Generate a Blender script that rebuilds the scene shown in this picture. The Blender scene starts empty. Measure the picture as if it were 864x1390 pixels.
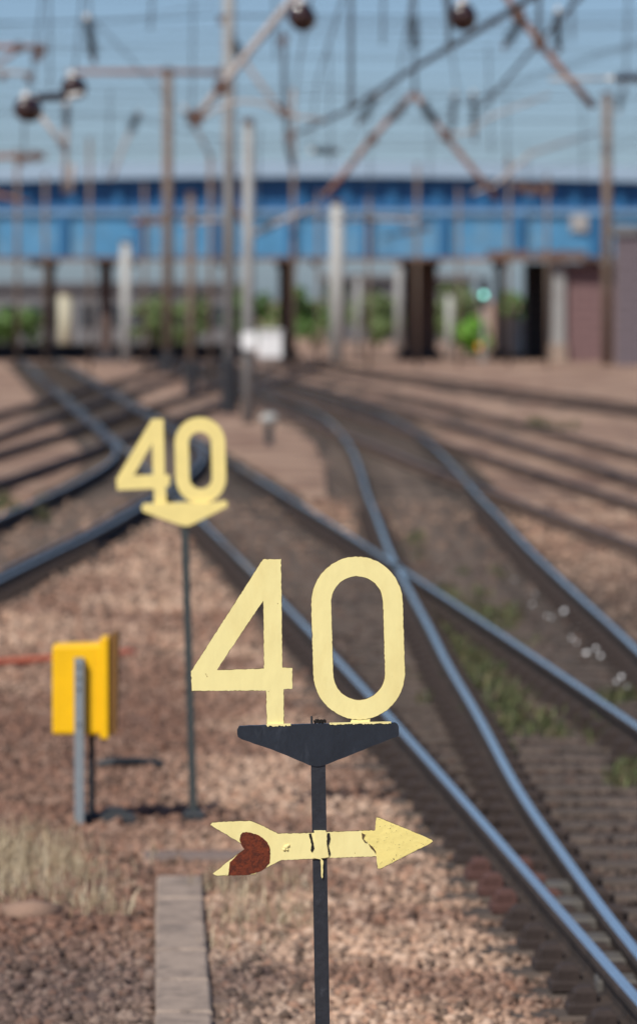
import bpy, math, random
import numpy as np
from mathutils import Vector, Matrix, noise
from mathutils.geometry import tessellate_polygon

random.seed(7)
rng = np.random.default_rng(11)
scene = bpy.context.scene
COL = scene.collection

# ------------------------------------------------------------------ camera
FPX = 7222.0                      # focal length in photo pixels (200 mm on full frame)
CX, CY = 432.0, 650.0             # optical centre of the uncropped photo
HORIZON = 403.0
PITCH = math.atan((CY - HORIZON) / FPX)
CAMZ = 2.87
cam_data = bpy.data.cameras.new('camera')
cam = bpy.data.objects.new('camera', cam_data)
COL.objects.link(cam)
cam.location = (0, 0, CAMZ)
cam.rotation_euler = (math.pi / 2 - PITCH, 0, 0)
cam_data.sensor_fit = 'HORIZONTAL'
cam_data.sensor_width = 864 / FPX * 200.0
cam_data.lens = 200.0
cam_data.shift_y = -(695 - CY) / 864.0
cam_data.clip_start = 0.5
cam_data.clip_end = 6000
cam_data.dof.use_dof = True
cam_data.dof.focus_distance = 15.0
cam_data.dof.aperture_fstop = 4.3
cam_data.dof.aperture_blades = 9
scene.camera = cam

# ------------------------------------------------------------------ sky and sun
SUN_EL, SUN_AZ = 46.0, 32.0       # azimuth: degrees to the left of straight behind the camera
world = bpy.data.worlds.new('World')
scene.world = world
world.use_nodes = True
wt = world.node_tree
bg = wt.nodes['Background']
sky = wt.nodes.new('ShaderNodeTexSky')
sky.sky_type = 'NISHITA'
sky.sun_disc = False
sky.sun_elevation = math.radians(SUN_EL)
sky.sun_rotation = math.radians(180 + SUN_AZ)
sky.altitude = 0
sky.air_density = 0.62
sky.dust_density = 0.8
sky.ozone_density = 5.0
bg.inputs['Strength'].default_value = 0.09
wt.links.new(sky.outputs['Color'], bg.inputs['Color'])

sun_data = bpy.data.lights.new('sun', 'SUN')
sun_data.energy = 4.2
sun_data.angle = math.radians(0.5)
sun_data.color = (1.0, 0.95, 0.87)
sun = bpy.data.objects.new('sun', sun_data)
COL.objects.link(sun)
_e, _a = math.radians(SUN_EL), math.radians(SUN_AZ)
SUN_DIR = Vector((-math.sin(_a) * math.cos(_e), -math.cos(_a) * math.cos(_e), math.sin(_e)))   # towards the sun
sun.rotation_euler = (-SUN_DIR).to_track_quat('-Z', 'Y').to_euler()
sun.location = SUN_DIR * 60

scene.view_settings.view_transform = 'Standard'
scene.view_settings.look = 'None'
scene.view_settings.gamma = 1
scene.view_settings.exposure = 0.0
scene.view_settings.use_curve_mapping = False
scene.render.engine = 'CYCLES'
scene.cycles.use_denoising = True
scene.cycles.max_bounces = 6

# ------------------------------------------------------------------ measuring helpers
CP, SP = math.cos(PITCH), math.sin(PITCH)

def ray(px, py):
    u, v = (px - CX) / FPX, (CY - py) / FPX
    return Vector((u, CP + v * SP, -SP + v * CP))

def gp(px, py, z=0.0):
    "where the line of sight through a photo pixel meets the level z"
    d = ray(px, py)
    return Vector((0, 0, CAMZ)) + d * ((z - CAMZ) / d.z)

def at(px, py, Y):
    "the point on the line of sight at distance Y"
    d = ray(px, py)
    return Vector((0, 0, CAMZ)) + d * (Y / d.y)

# ------------------------------------------------------------------ materials
def srgb(r, g, b):
    f = lambda c: (c / 12.92 if c <= 0.04045 else ((c + 0.055) / 1.055) ** 2.4)
    return (f(r / 255), f(g / 255), f(b / 255), 1)

def mat(name, col, rough=0.7, metal=0.0, var=0.0, scale=8.0, bump=0.0, bscale=30.0, col2=None, lo=0.45, hi=0.6, spec=None,
        specks=None, speck_amt=0.0, speck_scale=60.0, emit=None, attr=None, stretch=None):
    m = bpy.data.materials.new(name)
    m.use_nodes = True
    nt = m.node_tree
    N, L = nt.nodes, nt.links
    b = N['Principled BSDF']
    b.inputs['Roughness'].default_value = rough
    b.inputs['Metallic'].default_value = metal
    if spec is not None:
        b.inputs['Specular IOR Level'].default_value = spec
    tc = N.new('ShaderNodeTexCoord')
    src = tc.outputs['Object']
    if stretch:
        mp = N.new('ShaderNodeMapping')
        mp.inputs['Scale'].default_value = stretch
        L.new(src, mp.inputs['Vector'])
        src = mp.outputs['Vector']
    out = None
    if attr:
        a = N.new('ShaderNodeAttribute')
        a.attribute_name = attr
        out = a.outputs['Color']
    else:
        rgb = N.new('ShaderNodeRGB')
        rgb.outputs[0].default_value = col
        out = rgb.outputs[0]
    if col2 is not None:
        n = N.new('ShaderNodeTexNoise')
        n.inputs['Scale'].default_value = scale
        n.inputs['Detail'].default_value = 6
        n.inputs['Roughness'].default_value = 0.65
        L.new(src, n.inputs['Vector'])
        r = N.new('ShaderNodeMapRange')
        r.inputs['From Min'].default_value = lo
        r.inputs['From Max'].default_value = hi
        L.new(n.outputs['Fac'], r.inputs['Value'])
        mx = N.new('ShaderNodeMix')
        mx.data_type = 'RGBA'
        L.new(r.outputs['Result'], mx.inputs['Factor'])
        L.new(out, mx.inputs[6])
        mx.inputs[7].default_value = col2
        out = mx.outputs[2]
    if var:
        n = N.new('ShaderNodeTexNoise')
        n.inputs['Scale'].default_value = scale * 2.3
        n.inputs['Detail'].default_value = 8
        n.inputs['Roughness'].default_value = 0.7
        L.new(src, n.inputs['Vector'])
        r = N.new('ShaderNodeMapRange')
        r.inputs['From Min'].default_value = 0.25
        r.inputs['From Max'].default_value = 0.75
        r.inputs['To Min'].default_value = 1 - var
        r.inputs['To Max'].default_value = 1 + var
        L.new(n.outputs['Fac'], r.inputs['Value'])
        h = N.new('ShaderNodeHueSaturation')
        L.new(out, h.inputs['Color'])
        L.new(r.outputs['Result'], h.inputs['Value'])
        out = h.outputs['Color']
    if specks is not None:
        n = N.new('ShaderNodeTexNoise')
        n.inputs['Scale'].default_value = speck_scale
        n.inputs['Detail'].default_value = 3
        n.inputs['Roughness'].default_value = 0.75
        L.new(src, n.inputs['Vector'])
        r = N.new('ShaderNodeMapRange')
        r.inputs['From Min'].default_value = 0.72 - speck_amt
        r.inputs['From Max'].default_value = 0.76 - speck_amt
        L.new(n.outputs['Fac'], r.inputs['Value'])
        mx = N.new('ShaderNodeMix')
        mx.data_type = 'RGBA'
        L.new(r.outputs['Result'], mx.inputs['Factor'])
        L.new(out, mx.inputs[6])
        mx.inputs[7].default_value = specks
        out = mx.outputs[2]
    L.new(out, b.inputs['Base Color'])
    if bump:
        n = N.new('ShaderNodeTexNoise')
        n.inputs['Scale'].default_value = bscale
        n.inputs['Detail'].default_value = 6
        n.inputs['Roughness'].default_value = 0.7
        L.new(src, n.inputs['Vector'])
        bp = N.new('ShaderNodeBump')
        bp.inputs['Strength'].default_value = bump
        bp.inputs['Distance'].default_value = 0.6 / bscale
        L.new(n.outputs['Fac'], bp.inputs['Height'])
        L.new(bp.outputs['Normal'], b.inputs['Normal'])
    if emit:
        b.inputs['Emission Color'].default_value = emit[0]
        b.inputs['Emission Strength'].default_value = emit[1]
    return m

M = {}
M['yellow'] = mat('pale_yellow_paint', srgb(243, 229, 160), 0.6, var=0.05, scale=7, bump=0.12, bscale=45,
                  specks=srgb(150, 120, 60), speck_amt=0.02, speck_scale=60, col2=srgb(232, 214, 144), lo=0.48, hi=0.75, stretch=(1, 1, 0.45))
M['yellow_worn'] = mat('worn_pale_yellow_paint', srgb(243, 224, 138), 0.6, var=0.07, scale=9, bump=0.25, bscale=60,
                       specks=srgb(88, 62, 32), speck_amt=0.085, speck_scale=120)
M['yellow_fade'] = mat('old_yellow_paint', srgb(243, 222, 142), 0.65, var=0.08, scale=6, specks=srgb(190, 130, 80), speck_amt=0.01, speck_scale=30)
M['black_paint'] = mat('blue_black_paint', srgb(38, 43, 51), 0.33, var=0.25, scale=10, bump=0.15, bscale=25, col2=srgb(84, 90, 100), lo=0.55, hi=0.85,
                       stretch=(1, 1, 0.4))
M['post_paint'] = mat('dark_post_paint', srgb(40, 42, 48), 0.45, var=0.3, scale=20, bump=0.2, bscale=40, col2=srgb(70, 72, 78), lo=0.62, hi=0.8)
M['post_grey'] = mat('green_grey_post_paint', srgb(58, 64, 64), 0.55, var=0.2, scale=10, bump=0.2)
M['rust_patch'] = mat('bare_rust', srgb(118, 52, 28), 0.95, var=0.4, scale=70, bump=1.0, bscale=150, col2=srgb(86, 38, 24), lo=0.42, hi=0.6)
M['edge'] = mat('bare_plate_edge', srgb(96, 76, 48), 0.85, var=0.3, scale=30)
M['chip'] = mat('chipped_edge', srgb(30, 26, 22), 0.9, var=0.3)
M['box_yellow'] = mat('strong_yellow_plastic', srgb(250, 194, 6), 0.42, var=0.07, scale=4, bump=0.05)
M['box_lid'] = mat('shaded_lid_side', srgb(120, 84, 34), 0.6, var=0.1, scale=5)  # unlit side of the yellow lid, its shade put into the brown
M['galv'] = mat('galvanised_steel', srgb(150, 158, 162), 0.45, metal=0.35, var=0.12, scale=12, bump=0.1)
M['dark_iron'] = mat('dark_iron', srgb(44, 48, 52), 0.6, var=0.2, scale=10)
M['rail_top'] = mat('polished_rail_head', srgb(236, 230, 222), 0.11, metal=0.95, var=0.1, scale=3, bump=0.03)
M['rail_top_dull'] = mat('dull_rail_head', srgb(112, 106, 102), 0.4, metal=0.6, var=0.15, scale=3)
M['rail_top_worn'] = mat('worn_rail_head', srgb(176, 172, 168), 0.2, metal=0.85, var=0.15, scale=3)
M['rail_side'] = mat('rusty_rail_side', srgb(64, 52, 45), 0.85, var=0.3, scale=6, bump=0.3, bscale=40, col2=srgb(40, 32, 28), lo=0.4, hi=0.65)
M['rail_side_old'] = mat('light_rusty_rail_side', srgb(104, 84, 72), 0.9, var=0.25, scale=6, col2=srgb(80, 64, 55), lo=0.4, hi=0.65)
M['sleeper'] = mat('weathered_timber', srgb(102, 89, 80), 0.9, var=0.4, scale=5, bump=0.6, bscale=25, col2=srgb(52, 47, 44), lo=0.42, hi=0.62,
                   stretch=(0.4, 4, 1))
M['chair'] = mat('rusted_cast_iron', srgb(56, 45, 41), 0.85, var=0.3, scale=9, bump=0.4)
M['chair_red'] = mat('faded_red_iron', srgb(86, 58, 52), 0.85, var=0.3, scale=12, bump=0.4)
M['slide'] = mat('grey_slide_plate', srgb(88, 84, 80), 0.7, var=0.2, scale=12)
M['concrete'] = mat('weathered_concrete', srgb(162, 144, 130), 0.9, var=0.18, scale=9, bump=0.4, bscale=40, col2=srgb(112, 100, 92), lo=0.45, hi=0.7, specks=srgb(86, 76, 68), speck_amt=0.08, speck_scale=14)
M['concrete_dark'] = mat('dark_concrete', srgb(126, 110, 102), 0.9, var=0.2, scale=9, bump=0.4, bscale=40)
M['stone'] = mat('ballast_stone', None, 0.9, attr='tone', var=0.2, scale=30, bump=0.4, bscale=60)
M['ground'] = mat('ballast_bed', None, 0.95, attr='tone', var=0.42, scale=7, bump=1.0, bscale=16)
M['straw'] = mat('dry_grass', None, 0.8, attr='tone', var=0.1)
M['weed'] = mat('green_weed', None, 0.7, attr='tone', var=0.1)
M['orange_pipe'] = mat('orange_pipe', srgb(214, 116, 86), 0.5, var=0.1, scale=5)
M['foil'] = mat('crumpled_foil', srgb(160, 162, 166), 0.56, metal=1.0, var=0.1, scale=20)
M['mast_brown'] = mat('brown_steel_mast', srgb(118, 104, 92), 0.75, var=0.2, scale=2, col2=srgb(112, 80, 62), lo=0.5, hi=0.7)
M['mast_grey'] = mat('grey_steel_mast', srgb(150, 150, 148), 0.6, var=0.15, scale=2, col2=srgb(128, 108, 94), lo=0.55, hi=0.75)
M['mast_pale'] = mat('pale_column', srgb(172, 172, 168), 0.7, var=0.2, scale=2)
M['mast_dark'] = mat('black_base_paint', srgb(38, 38, 42), 0.6, var=0.15, scale=3)
M['rust_tube'] = mat('rusty_tube', srgb(138, 106, 90), 0.8, var=0.25, scale=6, col2=srgb(142, 82, 58), lo=0.5, hi=0.68)
M['pale_tube'] = mat('pale_tube', srgb(168, 160, 156), 0.6, var=0.12, scale=6, col2=srgb(150, 122, 106), lo=0.55, hi=0.75)
M['wire'] = mat('dark_copper_wire', srgb(72, 80, 88), 0.6, metal=0.2, var=0.1)
M['porcelain'] = mat('brown_porcelain', srgb(46, 25, 26), 0.12, var=0.1, scale=6, spec=0.8)
M['porcelain_grey'] = mat('grey_green_insulator', srgb(56, 62, 66), 0.3, var=0.1, scale=6)
M['fitting'] = mat('pale_metal_fitting', srgb(210, 208, 204), 0.4, var=0.08)
M['clamp'] = mat('rusty_clamp', srgb(88, 66, 58), 0.8, var=0.2)
M['blue'] = mat('bridge_blue_paint', srgb(76, 136, 176), 0.5, var=0.25, scale=0.5, col2=srgb(112, 146, 168), lo=0.48, hi=0.72)
M['blue_mid'] = mat('bridge_mid_blue_paint', srgb(40, 100, 144), 0.5, var=0.12, scale=0.9)
M['blue_shade'] = mat('bridge_shaded_blue_paint', srgb(32, 88, 132), 0.55, var=0.15, scale=0.9)  # darker copy of the bridge blue, with the coping's shade painted in
M['blue_pale'] = mat('bridge_pale_blue_flange', srgb(122, 156, 186), 0.5, var=0.1, scale=0.7, col2=srgb(112, 128, 152), lo=0.5, hi=0.7)
M['coping'] = mat('pale_coping', srgb(150, 172, 192), 0.6, var=0.08, scale=0.8, col2=srgb(148, 140, 140), lo=0.62, hi=0.8)
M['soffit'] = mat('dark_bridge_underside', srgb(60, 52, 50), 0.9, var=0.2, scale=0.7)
M['rusty_flange'] = mat('rusty_flange', srgb(104, 82, 74), 0.85, var=0.25, scale=0.8, col2=srgb(150, 108, 84), lo=0.55, hi=0.7)
M['pier'] = mat('dark_brown_pier', srgb(84, 68, 62), 0.85, var=0.2, scale=1.5)
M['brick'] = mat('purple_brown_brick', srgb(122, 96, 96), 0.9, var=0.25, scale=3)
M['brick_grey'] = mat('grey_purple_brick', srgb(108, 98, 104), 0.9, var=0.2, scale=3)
M['brick_dark'] = mat('dark_shaded_brick', srgb(46, 46, 52), 0.8, var=0.2, scale=3)
M['mortar'] = mat('mortar', srgb(120, 108, 104), 0.95, var=0.15, scale=5)
M['pale_wall'] = mat('pale_render', srgb(112, 112, 114), 0.85, var=0.08, scale=0.6)
M['roof'] = mat('grey_roof', srgb(92, 92, 96), 0.8, var=0.1, scale=0.6)
M['window'] = mat('dark_glass', srgb(52, 60, 68), 0.15, var=0.05)
M['white'] = mat('white_paint', srgb(232, 232, 232), 0.5, var=0.04, scale=3)
M['patch'] = mat('faded_patch', srgb(158, 156, 154), 0.7, var=0.2, scale=2)
M['cream'] = mat('cream_paint', srgb(184, 178, 154), 0.6, var=0.08, scale=3)
M['leaf_a'] = mat('leaves_mid_green', srgb(92, 124, 62), 0.6, var=0.35, scale=1.2)
M['leaf_b'] = mat('leaves_bright_green', srgb(104, 156, 48), 0.6, var=0.3, scale=1.5)
M['leaf_c'] = mat('leaves_olive_green', srgb(104, 122, 74), 0.6, var=0.3, scale=1.5)
M['bark'] = mat('bark', srgb(84, 70, 58), 0.9, var=0.25, scale=6)
M['lamp_green'] = mat('lit_green_lens', srgb(120, 230, 210), 0.3, emit=(srgb(150, 240, 222), 2.6))
M['lamp_off'] = mat('dark_lens', srgb(24, 26, 28), 0.2)
M['orange_plate'] = mat('orange_plate', srgb(236, 140, 40), 0.5, var=0.05)

# ------------------------------------------------------------------ mesh helpers
class MB:
    "collects shapes for one mesh"
    def __init__(self):
        self.v, self.f, self.m = [], [], []

    def box(self, lo, hi, mi=0):
        x0, y0, z0 = lo
        x1, y1, z1 = hi
        k = len(self.v)
        self.v += [(x0, y0, z0), (x1, y0, z0), (x1, y1, z0), (x0, y1, z0), (x0, y0, z1), (x1, y0, z1), (x1, y1, z1), (x0, y1, z1)]
        for q in ((0, 3, 2, 1), (4, 5, 6, 7), (0, 1, 5, 4), (1, 2, 6, 5), (2, 3, 7, 6), (3, 0, 4, 7)):
            self.f.append(tuple(k + i for i in q)); self.m.append(mi)
        return self

    def cbox(self, c, s, mi=0, rot=0.0, ch=0.0):
        "box by centre and size turned about z, its top edges chamfered by ch"
        hx, hy, hz = s[0] / 2, s[1] / 2, s[2] / 2
        ca, sa = math.cos(rot), math.sin(rot)
        k = len(self.v)
        rings = [(-hz, 0), (hz - ch, 0), (hz, ch)] if ch else [(-hz, 0), (hz, 0)]
        for z, i in rings:
            for sx, sy in ((-1, -1), (1, -1), (1, 1), (-1, 1)):
                x, y = sx * (hx - i), sy * (hy - i)
                self.v.append((c[0] + x * ca - y * sa, c[1] + x * sa + y * ca, c[2] + z))
        n = len(rings)
        self.f.append((k + 3, k + 2, k + 1, k)); self.m.append(mi)
        for r in range(n - 1):
            for i in range(4):
                j = (i + 1) % 4
                self.f.append((k + r * 4 + i, k + r * 4 + j, k + r * 4 + 4 + j, k + r * 4 + 4 + i)); self.m.append(mi)
        t = k + (n - 1) * 4
        self.f.append((t, t + 1, t + 2, t + 3)); self.m.append(mi)
        return self

    def lathe(self, p0, p1, prof, seg=12, mi=0):
        "revolve a profile [(t along axis 0..1, radius)] about p0-p1"
        p0, p1 = Vector(p0), Vector(p1)
        ax = p1 - p0
        a = ax.normalized()
        u = a.orthogonal().normalized()
        w = a.cross(u)
        k = len(self.v)
        for t, r in prof:
            c = p0 + ax * t
            for i in range(seg):
                an = 2 * math.pi * i / seg
                self.v.append(tuple(c + (u * math.cos(an) + w * math.sin(an)) * r))
        for j in range(len(prof) - 1):
            for i in range(seg):
                i2 = (i + 1) % seg
                self.f.append((k + j * seg + i, k + j * seg + i2, k + (j + 1) * seg + i2, k + (j + 1) * seg + i)); self.m.append(mi)
        self.f.append(tuple(k + i for i in reversed(range(seg)))); self.m.append(mi)
        e = k + (len(prof) - 1) * seg
        self.f.append(tuple(e + i for i in range(seg))); self.m.append(mi)
        return self

    def tube(self, pts, r, seg=8, mi=0):
        pts = [Vector(p) for p in pts]
        k = len(self.v)
        n = len(pts)
        for i, p in enumerate(pts):
            d = (pts[min(i + 1, n - 1)] - pts[max(i - 1, 0)]).normalized()
            ref = Vector((0, 0, 1)) if abs(d.z) < 0.9 else Vector((0, 1, 0))
            u = d.cross(ref).normalized()
            w = u.cross(d)
            rr = r[i] if isinstance(r, (list, tuple)) else r
            for s in range(seg):
                an = 2 * math.pi * s / seg
                self.v.append(tuple(p + (u * math.cos(an) + w * math.sin(an)) * rr))
        for j in range(n - 1):
            for s in range(seg):
                s2 = (s + 1) % seg
                self.f.append((k + j * seg + s, k + j * seg + s2, k + (j + 1) * seg + s2, k + (j + 1) * seg + s)); self.m.append(mi)
        self.f.append(tuple(k + i for i in reversed(range(seg)))); self.m.append(mi)
        self.f.append(tuple(k + (n - 1) * seg + i for i in range(seg))); self.m.append(mi)
        return self

    def plate(self, loops, y0, y1, mi=0):
        "a flat plate in the xz plane from y0 (front) to y1 (back); loops = outline and holes of (x, z)"
        pl = [[Vector((x, z, 0)) for x, z in lp] for lp in loops]
        tris = tessellate_polygon(pl)
        flat = [p for lp in loops for p in lp]
        k = len(self.v)
        n = len(flat)
        self.v += [(x, y0, z) for x, z in flat] + [(x, y1, z) for x, z in flat]
        for t in tris:
            a, b, c = [Vector((flat[i][0], flat[i][1])) for i in t]
            cw = (b - a).cross(c - a) < 0
            t = tuple(reversed(t)) if cw else tuple(t)      # seen from -y: x right, z up -> counter-clockwise
            self.f.append(tuple(k + i for i in t)); self.m.append(mi)
            self.f.append(tuple(k + n + i for i in reversed(t))); self.m.append(mi)
        o = 0
        for li, lp in enumerate(loops):
            ar = sum(lp[i][0] * lp[(i + 1) % len(lp)][1] - lp[(i + 1) % len(lp)][0] * lp[i][1] for i in range(len(lp)))
            for i in range(len(lp)):
                j = (i + 1) % len(lp)
                q = (k + o + i, k + o + j, k + n + o + j, k + n + o + i)
                if (ar > 0) == (li == 0):
                    q = tuple(reversed(q))
                self.f.append(q); self.m.append(mi)
            o += len(lp)
        return self

    def mesh(self, name, mats):
        me = bpy.data.meshes.new(name)
        me.from_pydata([tuple(p) for p in self.v], [], self.f)
        for x in (mats if isinstance(mats, (list, tuple)) else [mats]):
            me.materials.append(x)
        if any(self.m):
            me.polygons.foreach_set('material_index', self.m)
        me.update()
        return me

    def build(self, name, mats, parent=None, smooth=False, origin=None):
        o, q = origin, parent
        while o is None and q is not None:        # parts and sub-parts share the origin of their thing
            o = q['_o'] if '_o' in q.keys() else None
            q = q.parent
        if o is not None:
            o = Vector(o)
            self.v = [tuple(Vector(p) - o) for p in self.v]
        me = self.mesh(name, mats)
        if smooth:
            me.polygons.foreach_set('use_smooth', [True] * len(me.polygons))
        ob = bpy.data.objects.new(name, me)
        COL.objects.link(ob)
        if parent is not None:
            ob.parent = parent
        elif o is not None:
            ob.location = o
        return ob

def tag(o, label=None, cat=None, group=None, kind=None):
    if label: o['label'] = label
    if cat: o['category'] = cat
    if group: o['group'] = group
    if kind: o['kind'] = kind
    return o

def empty(name, loc, label=None, cat=None, group=None, kind=None):
    o = bpy.data.objects.new(name, None)
    o.empty_display_size = 0.2
    COL.objects.link(o)
    o.location = loc
    o['_o'] = tuple(loc)
    return tag(o, label, cat, group, kind)

def ragged(loop, step, amp, closed=True):
    "an outline cut into short steps with slightly uneven edges"
    out = []
    n = len(loop)
    for i in range(n):
        a = Vector(loop[i]); b = Vector(loop[(i + 1) % n])
        d = b - a
        m = max(1, int(d.length / step))
        nn = Vector((-d.y, d.x)).normalized() if d.length else Vector((0, 0))
        for j in range(m):
            p = a + d * (j / m)
            if j:
                p = p + nn * random.uniform(-amp, amp)
            out.append((p.x, p.y))
    return out

# ------------------------------------------------------------------ where the rails run (read off the photo, then laid on the level z = RAIL_Z)
RAIL_Z = 0.17
GAUGE = 1.505

class Line:
    "a rail line X(Y) on the ground, smooth, straight beyond its ends"
    def __init__(self, pts, deg=None):
        pts = sorted(pts, key=lambda p: -p[1])
        rows = np.array([p[1] for p in pts], float)
        xs = np.array([p[0] for p in pts], float)
        self.lo, self.hi = rows.min(), rows.max()
        if deg:
            self.c = np.polyfit((rows - 700) / 300, xs, deg)
            self.fn = lambda r: np.polyval(self.c, (r - 700) / 300)
        else:
            o = np.argsort(rows)
            rr, xx = rows[o], xs[o]
            g = np.linspace(rr[0], rr[-1], 160)
            # hermite through the points
            m = np.gradient(xx, rr)
            def fn(r):
                r = np.atleast_1d(r)
                i = np.clip(np.searchsorted(rr, r) - 1, 0, len(rr) - 2)
                h = rr[i + 1] - rr[i]
                t = (r - rr[i]) / h
                return ((2 * t**3 - 3 * t**2 + 1) * xx[i] + (t**3 - 2 * t**2 + t) * h * m[i] + (-2 * t**3 + 3 * t**2) * xx[i + 1] + (t**3 - t**2) * h * m[i + 1])
            self.fn = fn

    def px(self, r):
        r = np.atleast_1d(np.asarray(r, float))
        q = np.clip(r, self.lo, self.hi)
        x = self.fn(q)
        e = 2.0
        s_lo = (self.fn(np.array([self.lo + e])) - self.fn(np.array([self.lo])))[0] / e
        s_hi = (self.fn(np.array([self.hi])) - self.fn(np.array([self.hi - e])))[0] / e
        return x + np.where(r < self.lo, (r - self.lo) * s_lo, 0) + np.where(r > self.hi, (r - self.hi) * s_hi, 0)

    def world(self, Y):
        Y = np.atleast_1d(np.asarray(Y, float))
        H = CAMZ - RAIL_Z
        t = (PITCH - np.arctan2(H, Y))            # angle above the optical axis
        rows = CY - FPX * np.tan(t)
        xs = self.px(rows)
        depth = Y * CP + H * SP
        return (xs - CX) / FPX * depth

A = Line([(274, 710), (342, 772), (407, 842), (464, 904), (552, 994), (617, 1076), (682, 1152), (701, 1169), (813, 1296), (47, 500), (150, 595)], 3)
B = Line([(849, 1275), (813, 1232), (783, 1185), (751, 1143), (723, 1104), (695, 1060), (661, 994), (635, 948), (607, 902), (584, 855), (562, 815), (544, 780),
          (527, 745), (512, 705), (497, 667), (487, 633), (470, 598), (449, 574), (424, 557), (390, 543), (345, 527), (270, 505)])
E = Line([(473, 591), (550, 619), (588, 636), (647, 660), (703, 677), (762, 700), (814, 721), (864, 738), (352, 545), (250, 508)], 3)
G = Line([(400, 503), (494, 520), (564, 537), (633, 556), (703, 574), (772, 591), (864, 612)], 2)
I = Line([(500, 508), (626, 525), (703, 537), (772, 547), (864, 559)], 2)
L2 = Line([(0, 786), (69, 751), (132, 722), (167, 701), (194, 685), (235, 660), (262, 640), (277, 622), (273, 607), (252, 594), (210, 570), (160, 540), (93, 500)])
L4 = Line([(0, 650), (60, 631), (140, 603), (230, 570), (310, 539), (400, 506)], 2)
L6 = Line([(0, 588), (64, 566), (140, 541), (200, 522), (265, 501)], 2)

def polyline(line, y0, y1, off=0.0, step=0.5):
    Y = np.arange(y0, y1 + step, step)
    X = line.world(Y)
    k = 31 if line is L2 else 13
    ker = np.hanning(k + 2)[1:-1]
    ker /= ker.sum()
    if len(X) > 2 * k:
        X = np.convolve(np.pad(X, k // 2, mode='reflect', reflect_type='odd'), ker, 'valid')
    dX = np.gradient(X, Y)
    nx, ny = 1 / np.sqrt(1 + dX**2), -dX / np.sqrt(1 + dX**2)
    return np.stack([X + nx * off, Y + ny * off], 1), dX

TRACKS = []      # centre line points, for stains and stones
STAIN = []       # how oily each track bed is

RAIL_PROF = [(-0.070, 0.030), (0.070, 0.030), (0.070, 0.041), (0.012, 0.058), (0.010, 0.120), (0.033, 0.132), (0.035, 0.158), (0.024, 0.170),
             (-0.024, 0.170), (-0.035, 0.158), (-0.033, 0.132), (-0.010, 0.120), (-0.012, 0.058), (-0.070, 0.041)]

def rail_mesh(P, name, top, parent, lift=0.0):
    n = len(P)
    T = np.gradient(P, axis=0)
    T /= np.linalg.norm(T, axis=1)[:, None]
    R = np.stack([T[:, 1], -T[:, 0]], 1)
    b = MB()
    k = len(RAIL_PROF)
    for i in range(n):
        for x, z in RAIL_PROF:
            b.v.append((P[i, 0] + R[i, 0] * x, P[i, 1] + R[i, 1] * x, z + lift))
    for i in range(n - 1):
        for j in range(k):
            j2 = (j + 1) % k
            b.f.append((i * k + j, i * k + j2, (i + 1) * k + j2, (i + 1) * k + j))
            b.m.append(1 if j == 7 else 0)
    b.f.append(tuple(range(k))[::-1]); b.m.append(0)
    b.f.append(tuple((n - 1) * k + j for j in range(k))); b.m.append(0)
    side = M['rail_side_old'] if (parent.get('old_rails') or 0) else M['rail_side']
    return b.build(name, [side, top], parent)

SLEEPER_ME = MB().cbox((0, 0, -0.065), (2.6, 0.26, 0.13), ch=0.012).mesh('sleeper', M['sleeper'])
def chair_mesh(name, m):
    b = MB()
    b.cbox((0, 0, 0.02), (0.36, 0.19, 0.04), ch=0.008)
    b.cbox((-0.105, 0, 0.072), (0.09, 0.13, 0.064), ch=0.02)
    b.cbox((0.105, 0, 0.072), (0.09, 0.13, 0.064), ch=0.02)
    b.lathe((-0.155, 0.0, 0.03), (-0.155, 0.0, 0.075), [(0, 0.022), (1, 0.02)], 6)
    b.lathe((0.155, 0.0, 0.03), (0.155, 0.0, 0.075), [(0, 0.022), (1, 0.02)], 6)
    return b.mesh(name, m)
CHAIR_ME = chair_mesh('rail_chair', M['chair'])
CHAIR_RED_ME = chair_mesh('rail_chair_red', M['chair_red'])

def link_copy(name, me, loc, rz, parent):
    o = bpy.data.objects.new(name, me)
    COL.objects.link(o)
    o.parent = parent
    o.location = Vector(loc) - Vector(parent['_o'])
    o.rotation_euler = (random.gauss(0, 0.006), random.gauss(0, 0.006), rz + random.gauss(0, 0.012))
    return o

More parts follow.
